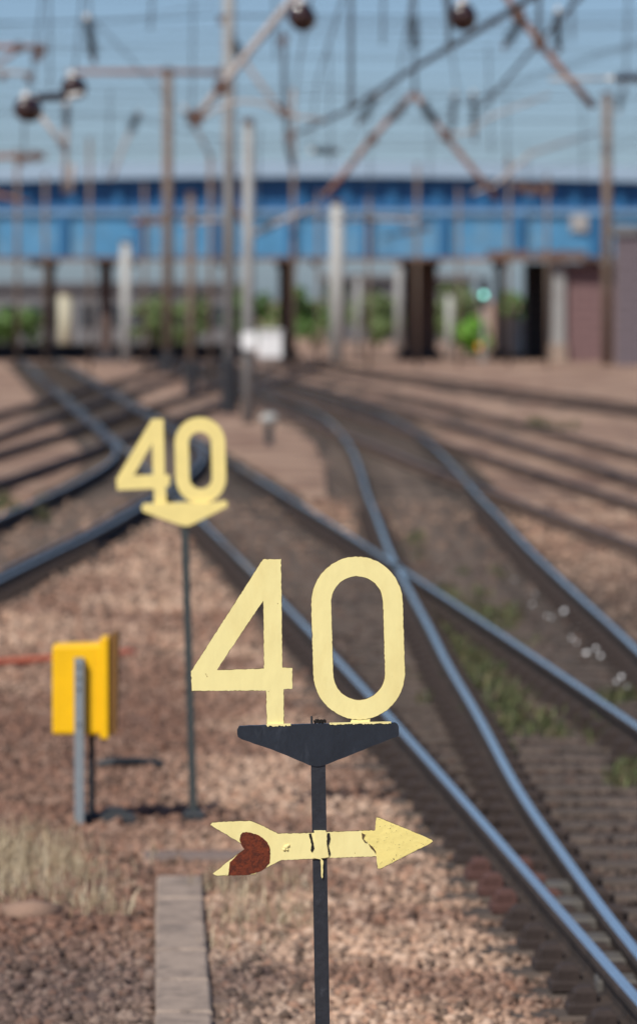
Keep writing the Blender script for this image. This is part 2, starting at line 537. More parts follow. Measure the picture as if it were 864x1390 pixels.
SLEEPER_SPOTS = []
def track(line, y0, y1, label, sgn=1, top=None, ysl=110.0, ych=60.0, width=2.6, start_sl=None, group='railway tracks of the junction', red=False, second=None, stain=0.3):
    "a railway track whose given rail is the left (sgn=1) or right (sgn=-1) one"
    top = top or M['rail_top']
    Pm, dX = polyline(line, y0, y1, sgn * GAUGE / 2)
    r0 = empty('railway_track', (Pm[0, 0], Pm[0, 1], 0), label, 'railway track', group)
    r0['old_rails'] = 1 if stain < 0.5 else 0
    P1, _ = polyline(line, y0, y1, 0)
    rail_mesh(P1, 'rail', top, r0)
    P2, _ = polyline(line, y0, y1, sgn * GAUGE)
    rail_mesh(P2, 'rail', second or top, r0)
    del r0['old_rails']
    TRACKS.append(Pm)
    STAIN.append(stain)
    # sleepers along the centre line
    seg = np.linalg.norm(np.diff(Pm, axis=0), axis=1)
    s = np.concatenate([[0], np.cumsum(seg)])
    far = MB()
    t = 0.1
    while t < s[-1]:
        x = np.interp(t, s, Pm[:, 0]); y = np.interp(t, s, Pm[:, 1])
        i = min(int(np.searchsorted(s, t)), len(dX) - 1)
        rz = -math.atan(dX[i])
        t += 0.70
        if start_sl and y < start_sl:
            continue
        if y < ysl:
            o = link_copy('sleeper', SLEEPER_ME, (x, y, random.uniform(-0.012, 0.0) - (0.0 if stain > 0.5 else 0.035)), rz, r0)
            o.scale = (width / 2.6 if y > 60 else width / 2.6, random.uniform(0.92, 1.05), 1)
            SLEEPER_SPOTS.append((x, y, rz, width))
            if y < ych:
                for k, off in enumerate((-GAUGE / 2, GAUGE / 2)):
                    cx, cy = x + math.cos(rz) * off, y + math.sin(rz) * off
                    link_copy('rail_chair', CHAIR_RED_ME if (red and k == 0 and 22.9 < y < 26.8 and random.random() < 0.4) else CHAIR_ME, (cx, cy, 0), rz, r0)
        else:
            far.cbox((x, y, -0.065), (width, 0.26, 0.13), rot=rz)
    if far.v:
        tag(far.build('sleeper_run', M['sleeper'], r0), kind='stuff')
    return r0

t_ac = track(A, 17.0, 232, 'shiny straight track behind the nearest yellow sign, running to upper left past the rear sign', 1, ysl=115, ych=70, width=2.55, red=True, stain=1.0)
t_bd = track(B, 17.0, 232, 'shiny track curving through the middle, diverging right from the points beside the arrow', 1, ysl=115, ych=70, start_sl=19.5, stain=1.0)
t_ef = track(E, 17.0, 232, 'dull track right of the middle curving track, lowest of those crossing the right edge', 1, top=M['rail_top_dull'], ysl=100, ych=50)
t_gh = track(G, 30.0, 232, 'dull track across the right side, second below the brick walls', -1, top=M['rail_top_dull'], ysl=110, ych=20)
t_ij = track(I, 60.0, 232, 'dark distant track nearest the brick walls on the right', 1, top=M['rail_top_dull'], ysl=130, ych=20)
t_l2 = track(L2, 17.0, 232, 'track curving in from the left edge behind the yellow box', -1, top=M['rail_top_worn'], ysl=110, ych=60, stain=0.6)
t_l4 = track(L4, 40.0, 232, 'dull middle track at the left edge, above the one behind the yellow box', -1, top=M['rail_top_dull'], ysl=110, ych=20)
t_l6 = track(L6, 60.0, 232, 'uppermost dull track at the left edge, nearest the bridge', -1, top=M['rail_top_dull'], ysl=120, ych=20)

# slide plates between the closing rails at the points, and a check rail on the left track
for k, (px, py) in enumerate([(764, 1206), (778, 1229), (791, 1253), (805, 1279), (820, 1306), (836, 1336)]):
    p = gp(px, py, 0.07)
    b = MB().cbox((p.x, p.y, 0.05), (0.17, 0.24, 0.10), ch=0.012)
    b.build('slide_plate', M['slide'], t_ac)
Pc, _ = polyline(L2, 36, 92, -0.14)
rail_mesh(Pc, 'check_rail', M['rail_top_dull'], t_l2, lift=0.004)

# ------------------------------------------------------------------ ground
def track_dist(X, Y, least=0.0):
    d = np.full(X.shape, 99.0)
    for P, st in zip(TRACKS, STAIN):
        if st < least:
            continue
        o = np.argsort(P[:, 1])
        xc = np.interp(Y, P[o, 1], P[o, 0], left=1e3, right=1e3)
        d = np.minimum(d, np.abs(X - xc))
    return d

def vnoise(X, Y, s, seed=0.0):
    return np.array([noise.fractal(Vector((x * s + seed, y * s, seed)), 1.0, 2.0, 4) for x, y in zip(X.ravel(), Y.ravel())]).reshape(X.shape)

TAN = np.array(srgb(177, 147, 125)[:3])
BROWN = np.array(srgb(120, 88, 73)[:3])
DARKB = np.array(srgb(60, 49, 44)[:3])
GREYB = np.array(srgb(98, 87, 82)[:3])
PALE = np.array(srgb(206, 186, 168)[:3])
RUSTY = np.array(srgb(150, 94, 66)[:3])

XA = lambda Y: A.world(Y)
def ground_tone(X, Y, nz):
    "colour of the ballast: pink-tan, browner by the yellow box, dark with oil and brake dust in the tracks"
    c = TAN[None] * np.ones(X.shape + (1,))
    f = np.clip(0.45 + nz * 1.9, 0, 1)[..., None]
    c = c * (1 - 0.75 * f) + BROWN * 0.75 * f
    left = np.clip((XA(Y.ravel()).reshape(X.shape) - 0.5 - X) / 0.8, 0, 1) * np.clip((44 - Y) / 8, 0, 1)
    w = (left * np.clip((-0.35 - X) / 0.7, 0, 1))[..., None] * 0.8
    c = c * (1 - w) + BROWN * 0.9 * w
    w = (np.clip((24.0 - Y) / 1.5, 0, 1) * np.clip((0.1 - X) / 0.4, 0, 1) * 0.6)[..., None]
    c = c * (1 - w) + GREYB * w
    w = np.zeros(X.shape)
    for P, st in zip(TRACKS, STAIN):
        o = np.argsort(P[:, 1])
        d = np.abs(X - np.interp(Y, P[o, 1], P[o, 0], left=1e3, right=1e3))
        w = np.maximum(w, np.clip((1.08 - d) / 0.25, 0, 1) * 0.92 * st)
    w = (w * np.clip((95 - Y) / 50, 0.35, 1))[..., None]
    c = c * (1 - w) + (DARKB * 0.8 + GREYB * 0.2) * w
    # oily grey patch in the fork of the points
    right = np.clip((X - XA(Y.ravel()).reshape(X.shape) - 1.0) / 0.6, 0, 1) * np.clip((62 - Y) / 12, 0, 1) * np.clip((6.5 - (X - XA(Y.ravel()).reshape(X.shape))) / 1.2, 0, 1)
    w = (right * 0.75)[..., None]
    c = c * (1 - w) + (GREYB * 0.25 + DARKB * 0.75) * w
    return c

gx = np.unique(np.concatenate([np.linspace(-1800, -60, 8), np.linspace(-60, -14, 12), np.arange(-14, -5, 0.5), np.arange(-5, 6, 0.14), np.arange(6, 16, 0.5), np.linspace(16, 60, 12), np.linspace(60, 1800, 8)]))
gy = np.unique(np.concatenate([np.linspace(-300, 8, 8), np.arange(8, 18, 1.0), np.arange(18, 60, 0.16), np.arange(60, 120, 0.6), np.arange(120, 260, 2.5), np.linspace(260, 420, 10), np.linspace(500, 3500, 8)]))
GX, GY = np.meshgrid(gx, gy)
near = (np.abs(GX) < 20) & (GY > 8) & (GY < 260)
nzv = np.zeros(GX.shape)
nzv[near] = vnoise(GX[near], GY[near], 0.55, 3.1)
hz = np.zeros(GX.shape)
hz[near] = vnoise(GX[near], GY[near], 1.4, 9.0) * 0.02
dtr = track_dist(GX, GY, 0.5)
hz = hz - 0.02 - np.clip((1.3 - dtr) / 0.3, 0, 1) * 0.02
hz += np.where((dtr > 1.4) & near, 0.02, 0)
verts = np.stack([GX, GY, hz], -1).reshape(-1, 3)
ny_, nx_ = GX.shape
idx = np.arange(ny_ * nx_).reshape(ny_, nx_)
quads = np.stack([idx[:-1, :-1], idx[:-1, 1:], idx[1:, 1:], idx[1:, :-1]], -1).reshape(-1, 4)
me = bpy.data.meshes.new('ground')
me.vertices.add(len(verts)); me.vertices.foreach_set('co', verts.ravel())
me.loops.add(quads.size); me.loops.foreach_set('vertex_index', quads.ravel().astype(np.int32))
me.polygons.add(len(quads)); me.polygons.foreach_set('loop_start', np.arange(0, quads.size, 4, dtype=np.int32))
me.polygons.foreach_set('loop_total', np.full(len(quads), 4, dtype=np.int32))
me.polygons.foreach_set('use_smooth', np.ones(len(quads), bool))
tone = ground_tone(GX, GY, nzv).reshape(-1, 3)
ca = me.color_attributes.new('tone', 'FLOAT_COLOR', 'POINT')
ca.data.foreach_set('color', np.concatenate([tone, np.ones((len(tone), 1))], 1).ravel().astype(np.float32))
me.update(); me.validate()
me.materials.append(M['ground'])
ground = bpy.data.objects.new('ground', me)
COL.objects.link(ground)
tag(ground, 'pinkish brown ballast ground of the railway yard', kind='structure')

# ------------------------------------------------------------------ ballast stones, real geometry as far as they can be told apart
def ico():
    t = (1 + 5**0.5) / 2
    v = np.array([(-1, t, 0), (1, t, 0), (-1, -t, 0), (1, -t, 0), (0, -1, t), (0, 1, t), (0, -1, -t), (0, 1, -t), (t, 0, -1), (t, 0, 1), (-t, 0, -1), (-t, 0, 1)], float)
    v /= np.linalg.norm(v[0])
    f = np.array([(0, 11, 5), (0, 5, 1), (0, 1, 7), (0, 7, 10), (0, 10, 11), (1, 5, 9), (5, 11, 4), (11, 10, 2), (10, 7, 6), (7, 1, 8), (3, 9, 4), (3, 4, 2), (3, 2, 6), (3, 6, 8), (3, 8, 9), (4, 9, 5), (2, 4, 11), (6, 2, 10), (8, 6, 7), (9, 8, 1)])
    return v, f
ICV, ICF = ico()

def tri_object(name, V, F, cols, material, smooth=False, parent=None):
    me = bpy.data.meshes.new(name)
    me.vertices.add(len(V)); me.vertices.foreach_set('co', V.ravel().astype(np.float32))
    k = F.shape[1]
    me.loops.add(F.size); me.loops.foreach_set('vertex_index', F.ravel().astype(np.int32))
    me.polygons.add(len(F)); me.polygons.foreach_set('loop_start', np.arange(0, F.size, k, dtype=np.int32))
    me.polygons.foreach_set('loop_total', np.full(len(F), k, dtype=np.int32))
    if smooth:
        me.polygons.foreach_set('use_smooth', np.ones(len(F), bool))
    if cols is not None:
        a = me.color_attributes.new('tone', 'FLOAT_COLOR', 'POINT')
        a.data.foreach_set('color', np.concatenate([cols, np.ones((len(cols), 1))], 1).ravel().astype(np.float32))
    me.update()
    me.materials.append(material)
    o = bpy.data.objects.new(name, me)
    COL.objects.link(o)
    if parent is not None:
        o.parent = parent
    return o

def scatter(n, y0, y1, power=1.0):
    "random spots inside the view wedge, with a margin of a step to each side"
    u = rng.random(n)
    Y = y0 + (y1 - y0) * u**power
    half = Y * 0.0598 + 0.75
    X = (rng.random(n) * 2 - 1) * half
    return X, Y

SP_ARR = np.array(SLEEPER_SPOTS)
def on_sleeper(X, Y):
    hit = np.zeros(X.shape, bool)
    for x, y, rz, w in SP_ARR[SP_ARR[:, 1] < 62]:
        dx, dy = X - x, Y - y
        c, s = math.cos(rz), math.sin(rz)
        lx, ly = dx * c + dy * s, -dx * s + dy * c
        hit |= (np.abs(lx) < min(w / 2, 0.98)) & (np.abs(ly) < 0.12)
    return hit

def near_rail(X, Y):
    hit = np.zeros(X.shape, bool)
    for P in TRACKS:
        o = np.argsort(P[:, 1])
        xc = np.interp(Y, P[o, 1], P[o, 0], left=1e3, right=1e3)
        hit |= np.abs(np.abs(X - xc) - GAUGE / 2) < 0.085
    return hit

def stones(name, n, y0, y1, size, label, power=1.0):
    X, Y = scatter(n, y0, y1, power)
    inside = track_dist(X, Y, 0.5) < 1.0
    keep = ~near_rail(X, Y) & (~on_sleeper(X, Y) | (rng.random(n) < 0.06)) & (~inside | (rng.random(n) < 0.42))
    # kept clear: the cable duct and the box feet
    keep &= ~((np.abs(X - DUCT_X(Y)) < 0.135) & (Y < DUCT_END))
    X, Y = X[keep], Y[keep]
    n = len(X)
    nz = vnoise(X, Y, 0.55, 3.1)
    base = ground_tone(X, Y, nz)
    j = rng.random(n)
    tone = base * (0.55 + 0.80 * rng.random(n))[:, None]
    tone = np.where((j < 0.13)[:, None], base * 0.9 + PALE * 0.28 * np.clip(base.mean(1, keepdims=True) / 0.3, 0.1, 1), tone)
    tone = np.where((j > 0.80)[:, None], base * 0.7 + RUSTY * 0.3 * np.clip(base.mean(1, keepdims=True) / 0.25, 0.2, 1), tone)
    tone = np.where((j > 0.90)[:, None], base * 0.3 + DARKB * 0.35, tone)
    r = size * (0.5 + 0.95 * rng.random(n)**2)
    q = rng.normal(size=(n, 4)); q /= np.linalg.norm(q, axis=1)[:, None]
    w, x, y, z = q.T
    R = np.stack([np.stack([1 - 2 * (y * y + z * z), 2 * (x * y - z * w), 2 * (x * z + y * w)], -1),
                  np.stack([2 * (x * y + z * w), 1 - 2 * (x * x + z * z), 2 * (y * z - x * w)], -1),
                  np.stack([2 * (x * z - y * w), 2 * (y * z + x * w), 1 - 2 * (x * x + y * y)], -1)], 1)
    loc = ICV[None] * (0.72 + 0.5 * rng.random((n, 12, 1))) * (np.array([1.15, 0.9, 0.7]) * (0.8 + 0.4 * rng.random((n, 1, 3))))
    V = np.einsum('nij,nkj->nki', R, loc) * r[:, None, None]
    d = track_dist(X, Y)
    inn = np.clip((1.25 - track_dist(X, Y, 0.5)) / 0.2, 0, 1)
    zc = -0.015 - inn * 0.010 - np.clip((1.3 - d) / 0.4, 0, 1) * 0.02 + r * 0.25 + rng.random(n) * 0.018
    V += np.stack([X, Y, zc], -1)[:, None, :]
    F = ICF[None] + (np.arange(n) * 12)[:, None, None]
    o = tri_object(name, V.reshape(-1, 3), F.reshape(-1, 3), np.repeat(tone, 12, axis=0), M['stone'])
    tag(o, label, 'ballast', kind='stuff')
    return o

# cable duct of concrete lids running towards the viewer
D_FAR, D_NEAR = gp(243, 1190, 0.03), gp(250, 1420, 0.03)
DUCT_END = D_FAR.y + 0.05
def DUCT_X(Y):
    return D_FAR.x + (Y - D_FAR.y) * (D_NEAR.x - D_FAR.x) / (D_NEAR.y - D_FAR.y)

stones('ballast_stones', 66000, 17.5, 40, 0.027, 'loose pinkish brown ballast stones covering the near ground', 1.25)
stones('distant_ballast_stones', 26000, 40, 75, 0.042, 'pinkish brown ballast stones covering the ground farther off', 1.2)

duct = empty('cable_duct', (D_FAR.x, D_FAR.y, 0), 'run of flat concrete cable duct lids at bottom left, between dry grass and sign post', 'cable duct')
y = D_FAR.y
k = 0
while y > 17.2:
    ln = 1.0
    xc = DUCT_X(y - ln / 2)
    MB().cbox((xc + random.uniform(-0.003, 0.003), y - ln / 2, 0.012 + random.uniform(0, 0.006)), (0.225, ln - 0.06, 0.05), ch=0.012,
              rot=-math.atan((D_NEAR.x - D_FAR.x) / (D_NEAR.y - D_FAR.y)) + random.gauss(0, 0.003)).build('duct_lid', M['concrete'], duct)
    y -= ln
    k += 1
MB().box((DUCT_X(20) - 0.10, 17.3, -0.10), (DUCT_X(20) + 0.10, D_FAR.y - 0.03, -0.018)).build('duct_trough', M['concrete_dark'], duct)
p = gp(265, 1163, 0.02)
slab = MB().cbox((p.x, p.y, 0.0), (0.52, 0.30, 0.07), ch=0.01, rot=0.05).build('concrete_slab', M['concrete_dark'], origin=(p.x, p.y, 0))
tag(slab, 'low grey concrete slab lying across the far end of the cable duct', 'slab')
p = gp(45, 1238, 0.03)
V = ICV * (0.8 + 0.35 * rng.random((12, 1))) * np.array([0.17, 0.15, 0.075])
blk = tri_object('broken_stone', V, ICF, np.tile(np.array(srgb(150, 122, 104)[:3]), (12, 1)), M['stone'])
blk.location = (p.x, p.y, 0.02)
tag(blk, 'large broken brown stone half sunk in the dry grass at lower left', 'stone')

# ------------------------------------------------------------------ grass and weeds
def blades(name, spots, hmin, hmax, width, pal, label, material, lean=0.5):
    n = len(spots)
    P = np.array(spots)
    h = hmin + (hmax - hmin) * rng.random(n)
    a = rng.random(n) * 2 * math.pi
    ln = lean * h * rng.random(n)
    d = np.stack([np.cos(a), np.sin(a)], 1)
    wd = np.stack([-np.sin(a + rng.normal(0, .6, n)), np.cos(a)], 1) * width * (0.6 + 0.8 * rng.random(n))[:, None]
    V = np.zeros((n, 5, 3))
    V[:, 0, :2] = P - wd / 2; V[:, 1, :2] = P + wd / 2
    mid = P + d * (ln * 0.35)[:, None]
    V[:, 2, :2] = mid + wd * 0.4; V[:, 3, :2] = mid - wd * 0.4
    V[:, 2, 2] = V[:, 3, 2] = h * 0.55
    V[:, 4, :2] = P + d * ln[:, None]
    V[:, 4, 2] = h
    V[:, :2, 2] = -0.03
    F = np.array([(0, 1, 2), (0, 2, 3), (3, 2, 4)])[None] + (np.arange(n) * 5)[:, None, None]
    c = np.array(pal)[rng.integers(0, len(pal), n)] * (0.75 + 0.5 * rng.random(n))[:, None]
    o = tri_object(name, V.reshape(-1, 3), F.reshape(-1, 3), np.repeat(c, 5, axis=0), material)
    return tag(o, label, 'grass', kind='stuff')

def clumps(regions):
    out = []
    for px, py, rx, ry, n, cl in regions:
        for c in range(cl):
            p = gp(px + random.gauss(0, rx), py + random.gauss(0, ry))
            for i in range(n // cl):
                out.append((p.x + random.gauss(0, 0.05), p.y + random.gauss(0, 0.09)))
    return out
straw = [srgb(190, 172, 142)[:3], srgb(168, 146, 116)[:3], srgb(204, 190, 162)[:3], srgb(134, 116, 88)[:3]]
blades('dry_grass', clumps([(26, 1180, 36, 22, 1500, 60), (85, 1205, 45, 22, 500, 36), (5, 1165, 22, 12, 500, 14), (130, 1230, 36, 18, 240, 16), (362, 1240, 36, 26, 480, 34), (320, 1215, 16, 12, 120, 8)]),
       0.03, 0.15, 0.005, straw, 'pale dry straw grass growing in the ballast at lower left', M['straw'], lean=0.9)
greens = [srgb(76, 88, 50)[:3], srgb(94, 104, 62)[:3], srgb(60, 70, 42)[:3], srgb(112, 102, 72)[:3], srgb(84, 74, 56)[:3]]
blades('green_weeds', clumps([(640, 880, 24, 42, 2900, 110), (690, 965, 24, 25, 800, 40), (600, 830, 12, 14, 500, 12), (560, 740, 10, 14, 250, 8), (690, 840, 10, 10, 300, 7), (810, 995, 14, 8, 200, 5),
                               (850, 1050, 10, 14, 350, 8), (760, 985, 14, 10, 220, 6), (830, 950, 12, 8, 240, 5)]),
       0.02, 0.10, 0.012, greens, 'low green weeds growing between the curved and straight rails', M['weed'], lean=0.9)
blades('yard_weeds', clumps([(740, 580, 20, 3, 400, 10), (20, 690, 20, 6, 350, 8)]), 0.05, 0.25, 0.02, greens, 'sparse weeds beside the far tracks', M['weed'])

def inset(loop, lo, hi, sgn):
    "outline moved inwards (sgn 1) or a hole moved outwards (sgn -1) by uneven amounts: the painted face inside a bare worn rim"
    n = len(loop)
    ar = sum(loop[i][0] * loop[(i + 1) % n][1] - loop[(i + 1) % n][0] * loop[i][1] for i in range(n))
    out = []
    for i in range(n):
        a, b = Vector(loop[i - 1]), Vector(loop[(i + 1) % n])
        t = (b - a).normalized()
        nn = Vector((-t.y, t.x)) * (1 if ar > 0 else -1) * sgn
        v = noise.noise(Vector((loop[i][0] * 130, loop[i][1] * 130, 3.0)))
        p = Vector(loop[i]) + nn * (lo + (hi - lo) * min(1, max(0, 0.35 + v * 1.3)) + random.uniform(0, 0.0004))
        out.append((p.x, p.y))
    return out

def painted_plate(name, outline, holes, y0, y1, m, parent, lo=0.0003, hi=0.0017):
    f = [inset(outline, lo, hi, 1)] + [inset(h, lo, hi, -1) for h in holes]
    o = MB().plate(f, y0 - 0.0006, y0 + 0.002).build(name, m, parent)
    MB().plate([outline] + holes, y0, y1).build('worn_edge', M['edge'], o)
    return o

# ------------------------------------------------------------------ near speed sign
NY = 15.0
def sign_point(px, py, Y):
    p = at(px, py, Y)
    return (p.x, p.z)

def zero_loops(cx_t, cy_t, cx_b, cy_b, hw_o, hw_i, st, n=28):
    "two outlines of an upright stadium, its axis from (cx_t, cy_t) at the top to the bottom"
    def loop(hw, ins):
        t0 = Vector((cx_t, cy_t)); b0 = Vector((cx_b, cy_b))
        ax = (b0 - t0).normalized()
        rt = Vector((-ax.y, ax.x)) * -1          # picture right
        tc = t0 + ax * (ins + hw * 1.02); bc = b0 - ax * (ins + hw * 1.02)
        pts = []
        for i in range(n + 1):
            a = math.pi * i / n
            pts.append(tc + rt * (-math.cos(a) * hw) - ax * (math.sin(a) * hw * 1.02))
        for i in range(n + 1):
            a = math.pi * i / n
            pts.append(bc + rt * (math.cos(a) * hw) + ax * (math.sin(a) * hw * 1.02))
        return [(p.x, p.y) for p in pts]
    return loop(hw_o, 0), loop(hw_i, st)

def Z1(x, y):    # first zoom of the near sign
    return (240 + x / 2.2737, 730 + y / 2.2737)
def Z2(x, y):    # second zoom
    return (270 + x / 2.5412, 970 + y / 2.5412)

def to_m(loop, Y):
    return [sign_point(px, py, Y) for px, py in loop]

base = at(444.3, 403 + CAMZ * FPX / NY, NY)
near_sign = empty('speed_sign', (base.x, NY, 0), 'nearest pale yellow cut-out 40 sign on black bracket with arrow below', 'speed sign', 'cut-out speed signs')
four = [Z1(*p) for p in [(265, 65), (322, 65), (326, 400), (357, 401), (357, 467), (330, 468), (331, 582), (277, 582), (274, 472), (45, 474), (43, 412)]]
hole = [Z1(*p) for p in [(266, 196), (268, 403), (124, 408)]]
painted_plate('digit_four', ragged(to_m(four, NY), 0.006, 0.0004), [ragged(to_m(hole, NY), 0.006, 0.0004)], NY - 0.004, NY + 0.004, M['yellow'], near_sign)
zo, zi = zero_loops(*Z1(551, 57), *Z1(566, 562), 142 / 2.2737, 79 / 2.2737, 62.5 / 2.2737)
painted_plate('digit_zero', ragged(to_m(zo, NY), 0.006, 0.0004), [ragged(to_m(zi, NY), 0.006, 0.0004)], NY - 0.004, NY + 0.004, M['yellow'], near_sign)
MB().plate([to_m([Z1(*p) for p in [(540, 556), (596, 556), (594, 574), (534, 574)]], NY)], NY - 0.0032, NY + 0.0032).build('weld_tab', M['yellow'], near_sign)
brk = [Z1(*p) for p in [(192, 581), (280, 578), (400, 575), (520, 573), (672, 570), (680, 574), (684, 584), (684, 606), (680, 613), (640, 628), (560, 660), (470, 696), (455, 702), (432, 706), (408, 702), (392, 694), (300, 656), (200, 622), (188, 614), (186, 604), (186, 592)]]
br = MB().plate([ragged(to_m(brk, NY), 0.012, 0.0006)], NY - 0.010, NY + 0.010).build('bracket', M['black_paint'], near_sign)
# yellow paint run along the top edge of the bracket, and the weld scraps
top_edge = [(x, 578.5 - (x - 280) * 0.021) for x in range(272, 352, 6)]
def paint_strip(xs0, xs1, thick, name):
    up, dn = [], []
    x = xs0
    while x <= xs1:
        yt = 579.5 - (x - 192) * 0.0205
        up.append(Z1(x, yt - 3.0)); dn.append(Z1(x, yt + random.uniform(0.6, thick)))
        x += 5
    MB().plate([to_m(up + dn[::-1], NY)], NY - 0.0118, NY - 0.003).build(name, M['yellow'], br)
paint_strip(276, 352, 6.0, 'paint_run')
paint_strip(470, 662, 4.5, 'paint_run')
b = MB()
p0, p1 = at(*Z1(416, 578), NY), at(*Z1(415, 551), NY)
b.lathe(p0, p1, [(0, 0.0035), (1, 0.003)], 6)
b.build('wire_stub', M['dark_iron'], br)
b = MB()
for k in range(16):
    x = 424 + k * 2.2
    c = at(*Z1(x, 570 - random.uniform(0, 6)), NY)
    b.cbox((c.x, NY - 0.004 + random.uniform(-0.004, 0.004), c.z), (0.0045, 0.004, random.uniform(0.004, 0.012)), rot=random.uniform(0, 1))
b.build('weld_scraps', M['chip'], br)
# post
pt, pb = at(431.6, 1036, NY), at(444.3, 403 + CAMZ * FPX / NY, NY)
hw = 0.0205
MB().plate([[(pt.x - hw, pt.z), (pt.x + hw, pt.z), (pb.x + hw, -0.05), (pb.x - hw, -0.05)]], NY - 0.007, NY + 0.034).build('post', M['post_paint'], near_sign)
# arrow
arr = [Z2(*p) for p in [(37, 381), (45, 372), (110, 368), (180, 366), (225, 386), (272, 410), (385, 408), (450, 404), (608, 399), (612, 354), (622, 356), (715, 394), (802, 431), (807, 438), (800, 445), (715, 488), (625, 534), (614, 532),
                         (610, 491), (450, 496), (385, 500), (284, 503), (235, 528), (188, 553), (120, 556), (56, 557), (47, 549), (100, 506), (158, 464), (142, 444), (95, 416)]]
AYF = NY - 0.0085
ar = painted_plate('arrow', ragged(to_m(arr, AYF), 0.006, 0.0005), [], AYF - 0.003, AYF + 0.003, M['yellow'], near_sign)
rust = [Z2(*p) for p in [(143, 416), (150, 407), (163, 405), (180, 408), (205, 416), (222, 428), (236, 442), (243, 456), (246, 480), (244, 512), (230, 528), (214, 541), (192, 547), (172, 553), (140, 555), (100, 554.5), (104, 530), (106, 510), (128, 488), (157, 465), (146, 450), (140, 434)]]
MB().plate([ragged(to_m(rust, AYF), 0.004, 0.0008)], AYF - 0.0044, AYF + 0.001).build('rust_patch', M['rust_patch'], ar)
hd = [Z2(*p) for p in [(562, 402), (606, 401), (611, 356), (622, 358), (715, 396), (800, 432), (804, 438), (799, 443), (715, 485), (625, 531), (616, 528), (612, 489), (600, 462), (585, 446), (574, 436), (560, 420)]]
MB().plate([ragged(to_m(hd, AYF), 0.006, 0.0009)], AYF - 0.0043, AYF + 0.001).build('worn_head_paint', M['yellow_worn'], ar)
blob = MB()
for (x, y, r) in [(300, 458, 9), (308, 452, 6), (294, 466, 6), (304, 466, 5)]:
    c = at(*Z2(x, y), AYF)
    blob.lathe((c.x, AYF - 0.002, c.z), (c.x, AYF - 0.0075, c.z), [(0, r / 2.54 / 482), (0.6, r / 2.54 / 520), (1, r / 2.54 / 900)], 9)
blob.build('paint_blob', M['yellow'], ar, smooth=True)
# painted band where the arrow crosses the post, with black scrapes at both sides
band = [Z2(*p) for p in [(396, 400), (436, 400), (444, 420), (440, 450), (447, 492), (420, 496), (428, 505), (427, 560), (424, 566), (421, 558), (419, 500), (392, 494), (390, 468), (398, 430)]]
MB().plate([ragged(to_m(band, AYF), 0.006, 0.0008)], AYF - 0.0052, AYF - 0.001).build('paint_band', M['yellow'], ar)
for sc in ([(378, 412), (386, 410), (393, 440), (398, 462), (391, 476), (385, 470), (387, 446)], [(441, 410), (449, 408), (452, 430), (446, 452), (453, 480), (448, 492), (444, 466), (440, 440)],
           [(560, 408), (572, 414), (566, 430), (580, 442), (570, 440), (562, 428)], [(584, 446), (598, 456), (608, 470), (609, 482), (600, 468), (590, 458)]):
    MB().plate([ragged(to_m([Z2(*p) for p in sc], AYF), 0.003, 0.0007)], AYF - 0.0060, AYF - 0.001).build('scraped_paint', M['chip'] if sc[0][0] < 500 else M['edge'], ar)

# ------------------------------------------------------------------ far speed sign
FB = gp(263, 1115, 0.0)
FY = FB.y
def Z3(x, y):
    return (140 + x / 4.5474, 550 + y / 4.5474)
far_sign = empty('speed_sign', (FB.x, FY, 0), 'rear pale yellow cut-out 40 sign on yellow bracket, blurred, no arrow', 'speed sign', 'cut-out speed signs')
four = [Z3(*p) for p in [(300, 84), (372, 84), (380, 428), (412, 430), (410, 500), (386, 502), (392, 618), (316, 620), (312, 515), (86, 524), (80, 455)]]
hole = [Z3(*p) for p in [(302, 236), (306, 428), (188, 434)]]
MB().plate([to_m(four, FY), to_m(hole, FY)], FY - 0.004, FY + 0.004).build('digit_four', M['yellow_fade'], far_sign)
zo, zi = zero_loops(*Z3(592, 74), *Z3(606, 606), 156 / 4.5474, 69 / 4.5474, 90 / 4.5474)
MB().plate([to_m(zo, FY), to_m(zi, FY)], FY - 0.004, FY + 0.004).build('digit_zero', M['yellow_fade'], far_sign)
brk = [Z3(*p) for p in [(250, 606), (400, 603), (480, 598), (560, 600), (650, 602), (750, 588), (766, 600), (764, 626), (680, 670), (545, 738), (510, 748), (478, 740), (360, 700), (245, 656), (236, 632)]]
MB().plate([to_m(brk, FY - 0.012)], FY - 0.022, FY - 0.006).build('bracket', M['yellow_fade'], far_sign)
pt = at(250.5, 716, FY)
hw = 0.021
MB().plate([[(pt.x - hw, pt.z), (pt.x + hw, pt.z), (FB.x + hw, -0.05), (FB.x - hw, -0.05)]], FY - 0.005, FY + 0.03).build('post', M['post_grey'], far_sign)
MB().cbox((FB.x, FY + 0.01, 0.02), (0.12, 0.14, 0.08), ch=0.02).build('base_block', M['dark_iron'], far_sign)

# ------------------------------------------------------------------ yellow equipment box
YB = gp(108, 1122, 0.0)
BY = YB.y
box = empty('equipment_box', (YB.x, BY, 0), 'bright yellow equipment box on a grey post and black leg, at left', 'equipment box')
def bp(px, py, Y=None):
    return at(px, py, Y or BY + 0.06)
y0, y1 = BY + 0.05, BY + 0.30
a, c = bp(71, 998), bp(141, 876)
body = MB()
loop = [(a.x, a.z), (c.x, a.z), (c.x, c.z + 0.008), (a.x, c.z)]
body.plate([loop], y0, y1)
bo = body.build('body', M['box_yellow'], box)
bm = bo.modifiers.new('bevel', 'BEVEL'); bm.width = 0.016; bm.segments = 3
a2, c2 = bp(136, 1003), bp(147, 866)
fo = MB().box((a2.x, y0 - 0.014, a2.z), (c2.x, y1 + 0.014, c2.z)).build('lid_flange', M['box_yellow'], box)
bm = fo.modifiers.new('bevel', 'BEVEL'); bm.width = 0.006; bm.segments = 2
a3, c3 = bp(148, 1000), bp(159, 860)
